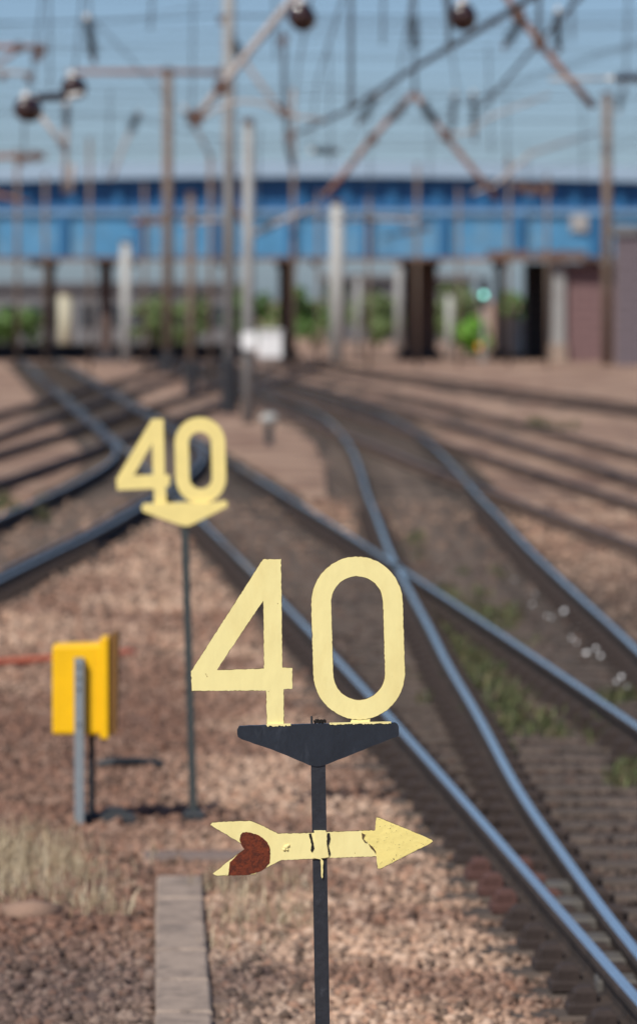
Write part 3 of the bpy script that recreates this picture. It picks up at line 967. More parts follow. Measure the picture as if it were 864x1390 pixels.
lo = MB().plate([[(c2.x + 0.004, a3.z), (c3.x - 0.006, a3.z + 0.02), (c3.x + 0.004, c3.z), (c2.x + 0.006, c3.z - 0.01)]], y0 + 0.01, y1 + 0.03).build('lid', M['box_lid'], box)
pa, pb_ = at(101, 893, BY), at(113.5, 893, BY)
ps = MB()
ps.box((pa.x, BY - 0.012, -0.06), (pb_.x, BY - 0.004, pa.z))
ps.box((pa.x, BY - 0.004, -0.06), (pa.x + 0.006, BY + 0.045, pa.z))
ps.box((pb_.x - 0.006, BY - 0.004, -0.06), (pb_.x, BY + 0.045, pa.z))
ps.build('post', M['galv'], box)
for zz in (-0.05, -0.11, -0.17, -0.36):
    cxx = (pa.x + pb_.x) / 2
    MB().lathe((cxx, BY - 0.012, pa.z + zz), (cxx, BY - 0.02, pa.z + zz), [(0, 0.009), (1, 0.008)], 6).build('bolt', M['dark_iron'], box)
la = at(124.5, 1000, BY + 0.2)
lb = at(124.5, 1105, BY + 0.2)
MB().box((la.x - 0.017, BY + 0.18, -0.04), (la.x + 0.017, BY + 0.22, bp(0, 998).z + 0.006)).build('leg', M['dark_iron'], box)
foot = MB()
foot.cbox((la.x + 0.07, BY + 0.2, 0.02), (0.34, 0.16, 0.07), ch=0.025, rot=0.08)
foot.cbox((la.x + 0.13, BY + 0.2, 0.06), (0.12, 0.10, 0.05), ch=0.02, rot=0.2)
foot.build('foot', M['dark_iron'], box)
p = gp(176, 1036, 0.04)
cab = MB().tube([(p.x - 0.19, p.y, 0.03), (p.x - 0.1, p.y - 0.03, 0.05), (p.x + 0.05, p.y + 0.05, 0.045), (p.x + 0.2, p.y + 0.1, 0.02)], 0.028).build('cable_stub', M['dark_iron'], origin=(p.x, p.y, 0))
tag(cab, 'short dark cable end lying on the ballast right of the yellow box', 'cable')

# orange pipe
pp = [(-60, 905), (0, 900), (40, 897), (80, 894), (120, 892), (150, 889), (176, 886), (192, 884)]
pts = [gp(x, y_, 0.05) for x, y_ in pp]
pts[-1].z = -0.01
pipe = MB().tube(pts, 0.032).build('orange_pipe', M['orange_pipe'], origin=pts[3])
tag(pipe, 'orange-red pipe lying across the ballast behind the yellow box', 'pipe')

# foil scraps added for glints, each tilted to mirror the sun at the camera
for k, (px, py, s) in enumerate([(765, 829, 0.05), (738, 795, 0.035), (698, 787, 0.03), (726, 806, 0.025), (722, 820, 0.025), (748, 838, 0.03), (790, 850, 0.03), (775, 866, 0.025), (795, 886, 0.035), (808, 880, 0.03), (815, 890, 0.03), (843, 918, 0.03), (850, 932, 0.03), (742, 836, 0.025),
                                 (836, 925, 0.025), (782, 872, 0.022)]):
    p = gp(px, py, 0.05)
    toc = (Vector((0, 0, CAMZ)) - p).normalized()
    nrm = ((toc + SUN_DIR).normalized() + Vector((random.gauss(0, 0.13), random.gauss(0, 0.13), random.gauss(0, 0.1)))).normalized()
    s *= 0.7
    b = MB()
    u = nrm.orthogonal().normalized(); w = nrm.cross(u)
    ring = []
    n = 8
    for i in range(n):
        an = 2 * math.pi * i / n
        rr = s * random.uniform(0.55, 0.75)
        ring.append(p + u * math.cos(an) * rr + w * math.sin(an) * rr + nrm * random.uniform(-0.001, 0.001))
    b.v += [tuple(p + nrm * 0.001)] + [tuple(q) for q in ring] + [tuple(p - nrm * 0.015)]
    for i in range(n):
        j = (i + 1) % n
        b.f.append((0, 1 + i, 1 + j)); b.m.append(0)
        b.f.append((n + 1, 1 + j, 1 + i)); b.m.append(0)
    o = b.build('glint_scrap', M['foil'], origin=p)
    tag(o, 'scrap of shiny foil added to glint on the ballast between the forking tracks', 'litter', 'glinting scraps between the tracks')

# ------------------------------------------------------------------ dwarf signal by the far tracks
p = gp(365, 604, 0.0)
ds = empty('dwarf_signal', (p.x, p.y, 0), 'small grey ground signal with pale cap in front of the far masts', 'ground signal')
MB().cbox((p.x, p.y, 0.20), (0.16, 0.16, 0.42), ch=0.03).build('body', M['dark_iron'], ds)
MB().lathe((p.x, p.y, 0.40), (p.x, p.y, 0.62), [(0, 0.10), (0.3, 0.17), (0.7, 0.17), (1, 0.09)], 12).build('cap', M['mast_pale'], ds, smooth=True)

# ------------------------------------------------------------------ bridge
BRY = 236.0
def bz(py):
    return at(432, py, BRY).z
def bx(px):
    return at(px, 400, BRY).x
bridge = empty('girder_bridge', (0, BRY, 0), 'blue painted steel girder bridge spanning all the tracks', 'bridge')
X0, X1 = bx(-500), bx(1400)
zb, zl, zu, zt = bz(352), bz(291), bz(242), bz(221)
MB().box((X0, BRY, zb + 0.12), (X1, BRY + 0.1, zl)).build('girder_web', M['blue'], bridge)
MB().box((X0, BRY - 0.28, zb - 0.05), (X1, BRY + 0.4, zb + 0.118)).build('bottom_flange', M['rusty_flange'], bridge)
MB().box((X0, BRY - 0.22, zl + 0.002), (X1, BRY + 1.0, zl + 0.22)).build('ledge', M['blue_pale'], bridge)
cam_ = lambda x: 0.08 - 0.0011 * min(abs(x), 16.0)**2          # gentle camber of the top
xs_ = [X0 + (X1 - X0) * i / 48 for i in range(49)]
MB().plate([[(x, zl + 0.222) for x in xs_] + [(x, zu + cam_(x)) for x in reversed(xs_)]], BRY + 0.75, BRY + 0.9).build('parapet_web', M['blue_shade'], bridge)
MB().plate([[(x, zu + cam_(x) + 0.002) for x in xs_] + [(x, zt + cam_(x)) for x in reversed(xs_)]], BRY - 0.05, BRY + 1.2).build('coping', M['coping'], bridge)
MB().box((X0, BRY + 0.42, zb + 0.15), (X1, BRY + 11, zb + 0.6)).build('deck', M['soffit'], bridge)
for px in range(-460, 1400, 103):
    x = bx(px + 37)
    MB().box((x - 0.42, BRY - 0.20, zb + 0.12), (x + 0.05, BRY - 0.002, zl)).build('stiffener', M['blue_mid'], bridge)
for px in range(-480, 1400, 62):
    x = bx(px + 20)
    MB().box((x - 0.18, BRY + 0.52, zl + 0.222), (x + 0.18, BRY + 0.748, zu + cam_(x) - 0.012)).build('parapet_post', M['blue_mid'], bridge)
for px in range(-470, 1400, 128):
    x = bx(px)
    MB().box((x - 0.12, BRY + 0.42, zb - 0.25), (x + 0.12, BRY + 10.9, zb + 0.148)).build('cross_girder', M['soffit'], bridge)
# faded patches of repair paint on the girder
for (px, py, w, h, m) in [(785, 302, 24, 24, 'patch'), (690, 345, 60, 10, 'rusty_flange'), (760, 346, 70, 12, 'rusty_flange')]:
    x, z = bx(px), bz(py)
    MB().plate([ragged([(x - w / 61, z - h / 61), (x + w / 61, z - h / 61), (x + w / 61, z + h / 61), (x - w / 61, z + h / 61)], 0.2, 0.05)], BRY - 0.212, BRY - 0.204).build('patch', M[m], bridge)

def pier(px0, px1, Y, m, label, py_top=352):
    x0, x1 = at(px0, 480, Y).x, at(px1, 480, Y).x
    r = empty('bridge_pier', ((x0 + x1) / 2, Y, 0), label, 'bridge pier', 'piers under the blue bridge')
    MB().box((x0, Y - 0.5, -0.1), (x1, Y + 0.5, zb - 0.3)).build('shaft', M[m], r)
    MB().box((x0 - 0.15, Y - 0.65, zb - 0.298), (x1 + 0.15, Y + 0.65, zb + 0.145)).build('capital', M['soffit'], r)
    MB().box((x0 - 0.25, Y - 0.75, -0.12), (x1 + 0.25, Y + 0.75, 0.45)).build('plinth', M['brick_dark'], r)
    return r
pier(136, 152, BRY + 2.2, 'pier', 'brown bridge pier at left under the blue girder')
pier(60, 74, BRY + 7, 'pier', 'dark bridge pier nearest the left edge under the blue girder')
pier(378, 398, BRY + 6, 'pier', 'dark bridge pier behind the white cabinets')
pier(548, 592, BRY + 6, 'pier', 'widest dark brown bridge pier, left of the bright green bush')
pier(672, 682, BRY + 6, 'pier', 'thin dark bridge pier right of the bright green bush')

# abutment and walls at right: brick courses as pieces
def brick_wall(px0, px1, pytop, Y, m, label, name, depth=1.0, coping=None, bw=0.9, bh=0.42):
    x0, x1 = at(px0, 480, Y).x, at(px1, 480, Y).x
    zt_ = at(432, pytop, Y).z
    r = empty(name, ((x0 + x1) / 2, Y, 0), label, 'wall')
    MB().box((x0, Y + 0.03, -0.1), (x1, Y + depth, zt_)).build('core', M['mortar'], r)
    z = 0.0
    row = 0
    me = MB().box((-0.5, -0.03, -0.5), (0.5, 0.028, 0.5)).mesh('brick', M[m])
    while z < zt_ - 0.05:
        hh = min(bh, zt_ - z)
        x = x0 - (bw / 2 if row % 2 else 0)
        while x < x1 - 0.02:
            a_, b_ = max(x, x0), min(x + bw, x1)
            if b_ - a_ > 0.06:
                o = bpy.data.objects.new('stone_block', me)
                COL.objects.link(o)
                o.parent = r
                o.location = Vector(((a_ + b_) / 2, Y + random.uniform(-0.01, 0.01), z + hh / 2)) - Vector(r['_o'])
                o.scale = (b_ - a_ - 0.03, 1, hh - 0.03)
            x += bw
        z += bh
        row += 1
    if coping:
        MB().box((x0 - 0.1, Y - 0.2, zt_ + 0.002), (x1 + 0.1, Y + depth + 0.1, zt_ + coping)).build('coping', M['pale_wall'], r)
    return r
brick_wall(766, 836, 356, BRY + 0.6, 'brick', 'purple-brown abutment wall under the right end of the blue bridge', 'abutment_wall', 3.0)
r = brick_wall(714, 750, 356, BRY + 6.5, 'brick_dark', 'black shaded wall under the bridge, left of the pale pilaster', 'shaded_wall', 3.0)  # side face of the abutment, its shade put into the dark brick colour
brick_wall(836, 1050, 319, BRY - 14, 'brick_grey', 'grey-purple retaining wall with pale coping at the right edge', 'retaining_wall', 1.5, coping=0.42)
x0, x1 = at(750, 480, BRY + 0.3).x, at(766, 480, BRY + 0.3).x
pil = empty('pilaster', ((x0 + x1) / 2, BRY, 0), 'pale concrete pilaster at the corner of the abutment', 'pilaster')
MB().box((x0, BRY + 0.3, 0.8), (x1, BRY + 7.5, zb - 0.06)).build('shaft', M['mast_grey'], pil)
MB().box((x0 - 0.08, BRY + 0.2, -0.1), (x1 + 0.08, BRY + 7.6, 0.798)).build('plinth', M['concrete'], pil)

# ------------------------------------------------------------------ beyond the bridge
def bush(px, py_top, py_base, Y, w_px, m, label, n=1500, leaf=0.16, name='bush'):
    base_ = at(px, 480, Y)
    zt_ = at(px, py_top, Y).z
    hw_ = w_px / 2 * Y / FPX
    r = empty(name, (base_.x, Y, 0), label, 'bush' if name == 'bush' else 'tree', 'greenery beyond the bridge')
    MB().tube([(base_.x, Y, -0.1), (base_.x + 0.05, Y, zt_ * 0.35), (base_.x - 0.05, Y + 0.05, zt_ * 0.7)], [0.14, 0.10, 0.04]).build('trunk', M['bark'], r)
    cl = [(rng.uniform(-0.75, 0.75) * hw_, rng.uniform(-0.8, 0.8) * min(hw_, 2.0), rng.uniform(0.22, 0.8) * zt_, rng.uniform(0.25, 0.5)) for _ in range(14)]
    cs = np.array(cl)
    i = rng.integers(0, len(cs), n)
    dirs = rng.normal(size=(n, 3)); dirs /= np.linalg.norm(dirs, axis=1)[:, None]
    rad = (cs[i, 3] * min(hw_, zt_ * 0.6))[:, None] * (0.4 + 0.6 * rng.random((n, 1))**0.5)
    P = cs[i, :3] + dirs * rad
    P[:, 2] = np.clip(P[:, 2], 0.05, zt_ * 1.03)
    u = rng.normal(size=(n, 3)); u /= np.linalg.norm(u, axis=1)[:, None]
    v = np.cross(u, dirs); v /= np.linalg.norm(v, axis=1)[:, None]
    s = (leaf * (0.5 + rng.random((n, 1))))
    V = np.stack([P - u * s, P + v * s * 0.6, P + u * s, P - v * s * 0.6], 1)
    F = np.array([(0, 1, 2, 3)])[None] + (np.arange(n) * 4)[:, None, None]
    o = tri_object('crown', V.reshape(-1, 3), F.reshape(-1, 4), None, M[m], parent=r)
    return r
bush(18, 412, 470, 275, 84, 'leaf_a', 'green bush at the left edge under the bridge')
bush(250, 398, 470, 285, 70, 'leaf_c', 'dull green tree behind the masts left of the tall grey mast', name='shrub_tree')
bush(345, 385, 470, 290, 90, 'leaf_a', 'green tree right behind the tall grey mast', name='shrub_tree')
bush(425, 378, 470, 295, 84, 'leaf_a', 'green tree between the dark pier and the pale round column', name='shrub_tree')
bush(510, 380, 475, 290, 80, 'leaf_c', 'wide green tree right of the pale round column', n=2200, name='shrub_tree')
bush(632, 424, 490, 262, 62, 'leaf_b', 'bright green bush beside the signal post under the bridge', n=2600)
bush(610, 372, 470, 300, 90, 'leaf_c', 'olive tree behind the bright green bush', name='shrub_tree')
bush(700, 385, 470, 292, 50, 'leaf_a', 'green tree left of the black shaded wall', name='shrub_tree')
bush(204, 400, 470, 280, 60, 'leaf_c', 'narrow green bush right of the pale left column')

bd = empty('low_building', (at(90, 480, 330).x, 330, 0), 'long pale building with dark windows far behind the left piers', 'building')
x0, x1 = at(-80, 480, 330).x, at(330, 480, 330).x
MB().box((x0, 330, -0.1), (x1, 342, at(0, 392, 330).z)).build('wall', M['pale_wall'], bd)
MB().box((x0 - 0.3, 329.6, at(0, 392, 330).z + 0.002), (x1 + 0.3, 342.4, at(0, 383, 330).z)).build('roof', M['roof'], bd)
for px in range(-60, 320, 36):
    x = at(px, 400, 330).x
    MB().box((x - 0.5, 329.94, 1.0), (x + 0.5, 329.998, 2.4)).build('window', M['window'], bd)
bd = empty('grey_shed', (at(560, 480, 345).x, 345, 0), 'grey shed with pale roof far behind the right piers', 'building')
x0, x1 = at(440, 480, 345).x, at(640, 480, 345).x
MB().box((x0, 345, -0.1), (x1, 356, at(0, 380, 345).z)).build('wall', M['roof'], bd)
MB().box((x0 - 0.3, 344.5, at(0, 380, 345).z + 0.002), (x1 + 0.3, 356.4, at(0, 372, 345).z)).build('roof', M['pale_wall'], bd)
for px in range(455, 640, 30):
    x = at(px, 400, 345).x
    MB().box((x - 0.4, 344.94, 1.0), (x + 0.4, 344.998, 2.6)).build('window', M['window'], bd)

lw = empty('low_wall', (at(150, 480, 250).x, 250, 0), 'low dark wall under the bridge at left', 'wall')
x0, x1 = at(-120, 480, 250).x, at(330, 480, 250).x
MB().box((x0, 250, -0.1), (x1, 250.5, 0.55)).build('body', M['brick_dark'], lw)
MB().box((x0, 249.9, 0.552), (x1, 250.6, 0.68)).build('coping', M['concrete_dark'], lw)

def cabinet(px0, px1, py_top, py_base, Y, m, label, name='equipment_cabinet'):
    x0, x1 = at(px0, 470, Y).x, at(px1, 470, Y).x
    z0, z1 = max(0.0, at(0, py_base, Y).z), at(0, py_top, Y).z
    r = empty(name, ((x0 + x1) / 2, Y, 0), label, 'cabinet', 'trackside cabinets near the bridge')
    MB().box((x0, Y, z0 + 0.1), (x1, Y + 0.8, z1)).build('body', M[m], r)
    MB().box((x0 - 0.06, Y - 0.08, z1 + 0.002), (x1 + 0.06, Y + 0.88, z1 + 0.08)).build('lid', M[m], r)
    MB().box((x0 + 0.05, Y + 0.05, -0.1), (x1 - 0.05, Y + 0.75, z0 + 0.098)).build('plinth', M['concrete_dark'], r)
    xm = (x0 + x1) / 2
    MB().box((xm - 0.012, Y - 0.012, z0 + 0.15), (xm + 0.012, Y - 0.002, z1 - 0.06)).build('door_seam', M['dark_iron'], r)
    return r
cabinet(350, 382, 450, 488, 214, 'white', 'large white trackside cabinet in front of the dark pier')
cabinet(682, 712, 432, 484, 246, 'white', 'tall white cabinet left of the black shaded wall under the bridge')
cabinet(560, 582, 442, 484, 246, 'pier', 'low brown cabinet at the foot of the widest pier')

def column(px, py_top, py_base, Y, r0, m, label, r1=None, name='column', base=None, lean=0.0, cat='column', square=False):
    p = at(px, 480, Y)
    zt_ = at(px, py_top, Y).z
    r1 = r1 or r0
    root = empty(name, (p.x, Y, 0), label, cat, 'masts and columns of the yard')
    topx = p.x + lean
    b = MB()
    if square:     # H-section steel
        b.box((p.x - r0, Y - r0, -0.1), (p.x + r0, Y - r0 + 0.03, zt_))
        b.box((p.x - r0, Y + r0 - 0.03, -0.1), (p.x + r0, Y + r0, zt_))
        b.box((p.x - 0.02, Y - r0 + 0.032, -0.1), (p.x + 0.02, Y + r0 - 0.032, zt_))
    else:
        b.lathe((p.x, Y, -0.1), (topx, Y, zt_), [(0, r0), (1, r1)], 14)
    b.build('shaft', M[m], root, smooth=not square)
    MB().lathe((topx, Y, zt_ + 0.002), (topx, Y, zt_ + 0.12), [(0, r1 * 1.25), (1, r1 * 0.9)], 12).build('cap', M['clamp'], root)
    if base:
        zb_ = at(px, base, Y).z
        MB().lathe((p.x, Y, -0.12), (p.x, Y, zb_), [(0, r0 * 1.5), (0.9, r0 * 1.3), (1, r0 * 1.15)], 12).build('base_sleeve', M['mast_dark'], root)
    return root
column(228, 95, 505, 200, 0.19, 'mast_brown', 'brown overhead line mast with level beam, at left before the bridge', name='overhead_mast', base=478, cat='mast')
column(311, -260, 560, 131, 0.15, 'mast_grey', 'tallest grey overhead line mast reaching out of the picture, black at its foot', name='overhead_mast', base=486, cat='mast')
pm = column(337, 168, 575, 121, 0.15, 'mast_grey', 'pale grey mast with white plate, right of the tallest mast', name='overhead_mast', cat='mast', r1=0.12)
q0, q1 = at(328, 474, 120.8), at(347, 450, 120.8)
MB().box((q0.x, 120.78, q0.z), (q1.x, 120.82, q1.z)).build('plate', M['white'], pm)
column(259, 265, 530, 160, 0.13, 'mast_brown', 'thin brown mast left of the tallest mast', name='overhead_mast', base=490, cat='mast', r1=0.11)
column(823, 128, 492, 224, 0.22, 'mast_brown', 'brown overhead line mast in front of the brick walls at right', name='overhead_mast', cat='mast', r1=0.19)
column(457, 276, 492, 228, 0.30, 'mast_pale', 'wide pale round column in front of the bridge middle', cat='column')
column(171, 330, 482, 229, 0.22, 'mast_pale', 'pale column in front of the bridge at left')
column(88, 398, 470, 262, 0.34, 'cream', 'short cream column seen under the bridge at left')
column(486, 375, 475, 262, 0.16, 'mast_grey', 'thin grey column under the bridge right of the wide pale column')
column(541, 360, 478, 262, 0.20, 'mast_grey', 'grey column under the bridge beside the widest pier')
column(610, 400, 478, 258, 0.18, 'mast_pale', 'pale short column left of the bright green bush')

# colour light signal under the bridge
sg = at(656, 480, 232)
sig = empty('colour_light_signal', (sg.x, 232, 0), 'signal post with lit pale green lamp under the bridge', 'signal')
zs = at(656, 400, 232).z
MB().lathe((sg.x, 232, -0.1), (sg.x, 232, zs - 0.35), [(0, 0.08), (1, 0.07)], 10).build('post', M['mast_grey'], sig)
hb = MB().box((sg.x - 0.2, 231.9, zs - 0.6), (sg.x + 0.2, 232.15, zs + 0.75))
head = hb.build('head', M['mast_dark'], sig)
MB().lathe((sg.x, 231.898, zs), (sg.x, 231.87, zs), [(0, 0.11), (1, 0.09)], 16).build('lit_lens', M['lamp_green'], head)
MB().lathe((sg.x, 231.898, zs + 0.4), (sg.x, 231.87, zs + 0.4), [(0, 0.11), (1, 0.09)], 16).build('dark_lens', M['lamp_off'], head)
MB().box((sg.x - 0.30, 231.85, at(0, 474, 232).z), (sg.x - 0.12, 231.88, at(0, 466, 232).z)).build('number_plate', M['orange_plate'], sig)

# ------------------------------------------------------------------ overhead line equipment
def insul(b, p0, p1, R, n=7, core=0.3, seg=14, mi=0):
    prof = [(0, R * core)]
    for i in range(n):
        t0 = 0.04 + 0.92 * i / n
        w = 0.92 / n
        prof += [(t0, R * core), (t0 + w * 0.15, R), (t0 + w * 0.45, R * 0.96), (t0 + w * 0.75, R * core)]
    prof += [(1, R * core)]
    b.lathe(p0, p1, prof, seg, mi)

OG = 'overhead line fittings above the tracks'
def insulator_string(px0, py0, Y0, px1, py1, Y1, R, label, porcelain='porcelain_grey', n=7, tails=((0, 0, 0), (0, 0, 0)), tail_r=0.02):
    p0, p1 = at(px0, py0, Y0), at(px1, py1, Y1)
    root = empty('insulator', p0, label, 'insulator', OG)
    b = MB(); insul(b, p0, p1, R, n)
    b.build('sheds', M[porcelain], root, smooth=False)
    ax = (p1 - p0).normalized()
    c = MB(); c.lathe(p0 - ax * 0.10, p0, [(0, R * 0.3), (0.5, R * 0.42), (1, R * 0.42)], 10); c.build('end_cap', M['fitting'], root)
    c = MB(); c.lathe(p1, p1 + ax * 0.10, [(0, R * 0.42), (0.5, R * 0.42), (1, R * 0.3)], 10); c.build('end_cap', M['clamp'], root)
    return root, p0, p1

def arm(name, pts, r, m, label, cat='arm', ins=None, clampat=None, porcelain='porcelain_grey'):
    "a cantilever or registration arm; ins = (start, end) of its insulator in photo pixels at the same distance"
    P = [at(*q) for q in pts]
    root = empty(name, P[0], label, cat, OG)
    MB().tube(P, r, 10).build('tube', M[m], root, smooth=True)
    if ins:
        q0, q1, R = at(*ins[0]), at(*ins[1]), ins[2]
        b = MB(); insul(b, q0, q1, R, ins[3] if len(ins) > 3 else 7)
        b.build('insulator', M[porcelain], root)
    if clampat:
        for q in clampat:
            c = at(*q)
            MB().cbox(c, (r * 3.4, r * 3.4, r * 3.6), ch=r * 0.6).build('clamp', M['clamp'], root)
    return root

def wire(pts, r, label, sag=0.0, group='thin overhead wires'):
    P = [at(*q) for q in pts]
    out = []
    for i in range(len(P) - 1):
        for j in range(10):
            t = j / 10
            q = P[i].lerp(P[i + 1], t)
            q.z -= sag * 4 * t * (1 - t)
            out.append(q)
    out.append(P[-1])
    o = MB().tube(out, r, 6).build('overhead_wire', M['wire'], origin=P[0])
    return tag(o, label, 'wire', group)

YP = 75.0
# portal spanning the tracks just above the picture: its masts stand outside it
port = empty('overhead_portal', (0, YP, 0), 'steel portal carrying the droppers and arms above the tracks', 'portal')
for sx in (-7.2, 8.2):
    MB().lathe((sx, YP, -0.1), (sx, YP, 9.6), [(0, 0.18), (1, 0.14)], 12).build('leg', M['mast_grey'], port)
tr = MB()
for zz in (8.9, 9.5):
    tr.box((-7.4, YP - 0.06, zz), (8.4, YP + 0.06, zz + 0.1))
for k in range(20):
    x = -7.0 + k * 0.78
    tr.tube([(x, YP, 8.95), (x + 0.39, YP, 9.55), (x + 0.78, YP, 8.95)], 0.03, 6)
tr.build('lattice_beam', M['mast_grey'], port)
# dropper tubes hanging from the portal
for px, py, r in [(476, 143, 0.030), (609, 62, 0.035), (731, 58, 0.035)]:
    a_ = at(px, py, YP)
    d = MB().tube([(a_.x, YP, 8.9), (a_.x, YP, a_.z)], r, 8)
    d.cbox((a_.x, YP, a_.z), (0.10, 0.10, 0.12), ch=0.02)
    d.build('dropper_tube', M['wire'], port)

arm('cantilever_arm', [(440, -55, YP), (395, 0, YP), (340, 67, YP), (300, 118, YP), (264, 162, YP)], 0.058, 'pale_tube', 'long pale rusty tube sloping down left of the left ball insulator', clampat=[(300, 118, YP), (266, 159, YP)])
arm('registration_arm', [(270, 162, 80), (280, 156, 80), (293, 149, 80), (310, 141, 80), (328, 137, 80), (346, 138, 80), (362, 142, 80), (384, 154, 80), (408, 159, 80), (440, 162, 80)], 0.028, 'pale_tube', 'thin bowed registration arm below the long sloping pale tube', clampat=[(383, 154, 80)])
arm('cantilever_arm', [(300, 22, 131), (312, 45, 131), (338, 92, 131), (362, 125, 131), (384, 153, 131)], 0.06, 'pale_tube', 'tube with grey insulator sloping right from the tallest mast', ins=((309, 46, 131), (327, 76, 131), 0.15, 8), clampat=[(302, 26, 131)])
arm('cantilever_arm', [(665, -40, YP), (690, 0, YP), (735, 62, YP), (770, 104, YP), (806, 146, YP)], 0.052, 'rust_tube', 'rusty tube sloping down to the right above the right mast', clampat=[(703, 20, YP), (732, 58, YP)])
YC = 110.0
arm('drop_post', [(562, -80, YC), (562, 10, YC), (562, 80, YC), (563, 130, YC)], 0.035, 'wire', 'vertical drop post with insulator above the back to back rusty arms', cat='post', ins=((561, 22, YC), (563, 68, YC), 0.13, 8), clampat=[(563, 128, YC)])
arm('cantilever_arm', [(562, 126, YC), (530, 160, YC), (498, 195, YC), (470, 232, YC), (440, 266, YC)], 0.062, 'rust_tube', 'left of the two rusty arms forming an upside down V over the bridge', ins=((551, 138, YC), (527, 164, YC), 0.14, 7), clampat=[(505, 188, YC)])
arm('cantilever_arm', [(562, 126, YC), (590, 163, YC), (604, 184, YC), (640, 228, YC), (676, 272, YC)], 0.062, 'rust_tube', 'right of the two rusty arms forming an upside down V over the bridge', ins=((571, 138, YC), (591, 166, YC), 0.14, 7), clampat=[(604, 184, YC)])
arm('registration_arm', [(604, 184, YC), (640, 178, YC), (660, 160, YC), (745, 128, YC)], 0.03, 'pale_tube', 'thin pale arm rising right from the inverted V clamp')
arm('cantilever_arm', [(640, 262, 150), (670, 252, 150), (720, 208, 150), (812, 178, 224)], 0.05, 'pale_tube', 'faint pale tube sloping down left from the right mast')
arm('cantilever_arm', [(190, 150, 150), (178, 175, 150), (165, 205, 150), (150, 245, 150)], 0.05, 'pale_tube', 'faint tube with grey insulator left of the brown mast', ins=((188, 152, 150), (176, 180, 150), 0.16, 7))
arm('cantilever_arm', [(247, 142, 150), (262, 168, 150), (285, 210, 150)], 0.05, 'pale_tube', 'short faint tube with insulator between the brown and tallest masts', ins=((252, 150, 150), (265, 174, 150), 0.15, 6))
arm('cross_beam', [(92, 98, 200), (228, 97, 200), (300, 98, 200)], 0.10, 'rust_tube', 'level rusty pink beam across the brown mast at left', cat='beam', clampat=[(228, 97, 200), (300, 97, 200)])
arm('cantilever_arm', [(-20, 64, 110), (20, 63, 110), (62, 63, 110)], 0.06, 'rust_tube', 'upper level tube entering from the left edge with hanging clamps', clampat=[(25, 64, 110), (55, 66, 110), (50, 76, 110)])
arm('cantilever_arm', [(-20, 92, 110), (8, 80, 110), (25, 66, 110)], 0.04, 'rust_tube', 'short slanting tube under the upper level tube at the left edge')
arm('cantilever_arm', [(-20, 97, 112), (15, 98, 112), (48, 101, 112)], 0.045, 'pale_tube', 'lower level pale tube entering from the left edge', clampat=[(4, 102, 112), (40, 106, 112)])
arm('cantilever_arm', [(-20, 213, 170), (20, 212, 170), (62, 212, 170)], 0.09, 'rust_tube', 'level brown tube at the left edge just above the bridge', clampat=[(30, 216, 170), (48, 212, 170)])
arm('cantilever_arm', [(50, 150, 70), (72, 178, 70), (90, 205, 70)], 0.035, 'pale_tube', 'faint stay sloping right from the lowest ball insulator')
arm('drop_post', [(90, 118, 140), (90, 180, 140), (88, 262, 140)], 0.07, 'pale_tube', 'faint vertical tube under the upper left ball insulator', cat='post', ins=((90, 140, 140), (90, 175, 140), 0.13, 6))
arm('drop_post', [(384, 40, 120), (386, 110, 120), (390, 200, 120), (398, 228, 120)], 0.055, 'wire', 'dark vertical tube right of the sloping insulator arm', cat='post', clampat=[(384, 55, 120), (388, 150, 120), (392, 186, 120)])
arm('drop_post', [(398, 120, 170), (398, 228, 170)], 0.06, 'pale_tube', 'second faint vertical tube above the bridge middle', cat='post')

arm('cantilever_arm', [(337, 320, 121), (352, 313, 121), (390, 296, 121), (428, 280, 121)], 0.05, 'pale_tube', 'pale arm rising right from the pale grey mast across the bridge', ins=((350, 314, 121), (372, 304, 121), 0.13, 6))
arm('cantilever_arm', [(308, 298, 131), (280, 300, 131), (246, 302, 131)], 0.05, 'pale_tube', 'level pale arm left of the tallest mast across the blue girder', clampat=[(262, 301, 131)])
arm('cantilever_arm', [(310, 262, 131), (322, 285, 131), (334, 312, 131)], 0.05, 'rust_tube', 'short rusty brace between the tallest and the pale grey masts')
arm('cantilever_arm', [(228, 300, 200), (205, 300, 200), (178, 302, 200)], 0.09, 'rust_tube', 'level rusty arm left of the brown mast across the blue girder', clampat=[(196, 301, 200)])
arm('cantilever_arm', [(457, 300, 215), (500, 296, 190), (566, 300, 180)], 0.06, 'pale_tube', 'grey arm reaching right from the wide pale column across the blue girder', ins=((492, 297, 190), (512, 296, 190), 0.2, 6), clampat=[(545, 299, 183)])
arm('cantilever_arm', [(520, 322, 180), (552, 314, 180), (584, 308, 180)], 0.06, 'wire', 'dark slanting arm on the blue girder right of the grey arm', clampat=[(552, 314, 180), (578, 309, 180)])
arm('cantilever_arm', [(700, 252, 160), (724, 258, 160), (750, 256, 160)], 0.09, 'rust_tube', 'short rusty bar with clamps before the upper blue band at right', clampat=[(706, 253, 160), (722, 257, 160), (742, 256, 160)])
arm('cantilever_arm', [(-10, 262, 180), (12, 268, 180), (40, 276, 180)], 0.07, 'rust_tube', 'short rusty bar before the bridge at the left edge')
arm('drop_post', [(98, 222, 150), (96, 262, 150)], 0.08, 'pale_tube', 'stubby pale post before the upper blue band at left', cat='post')

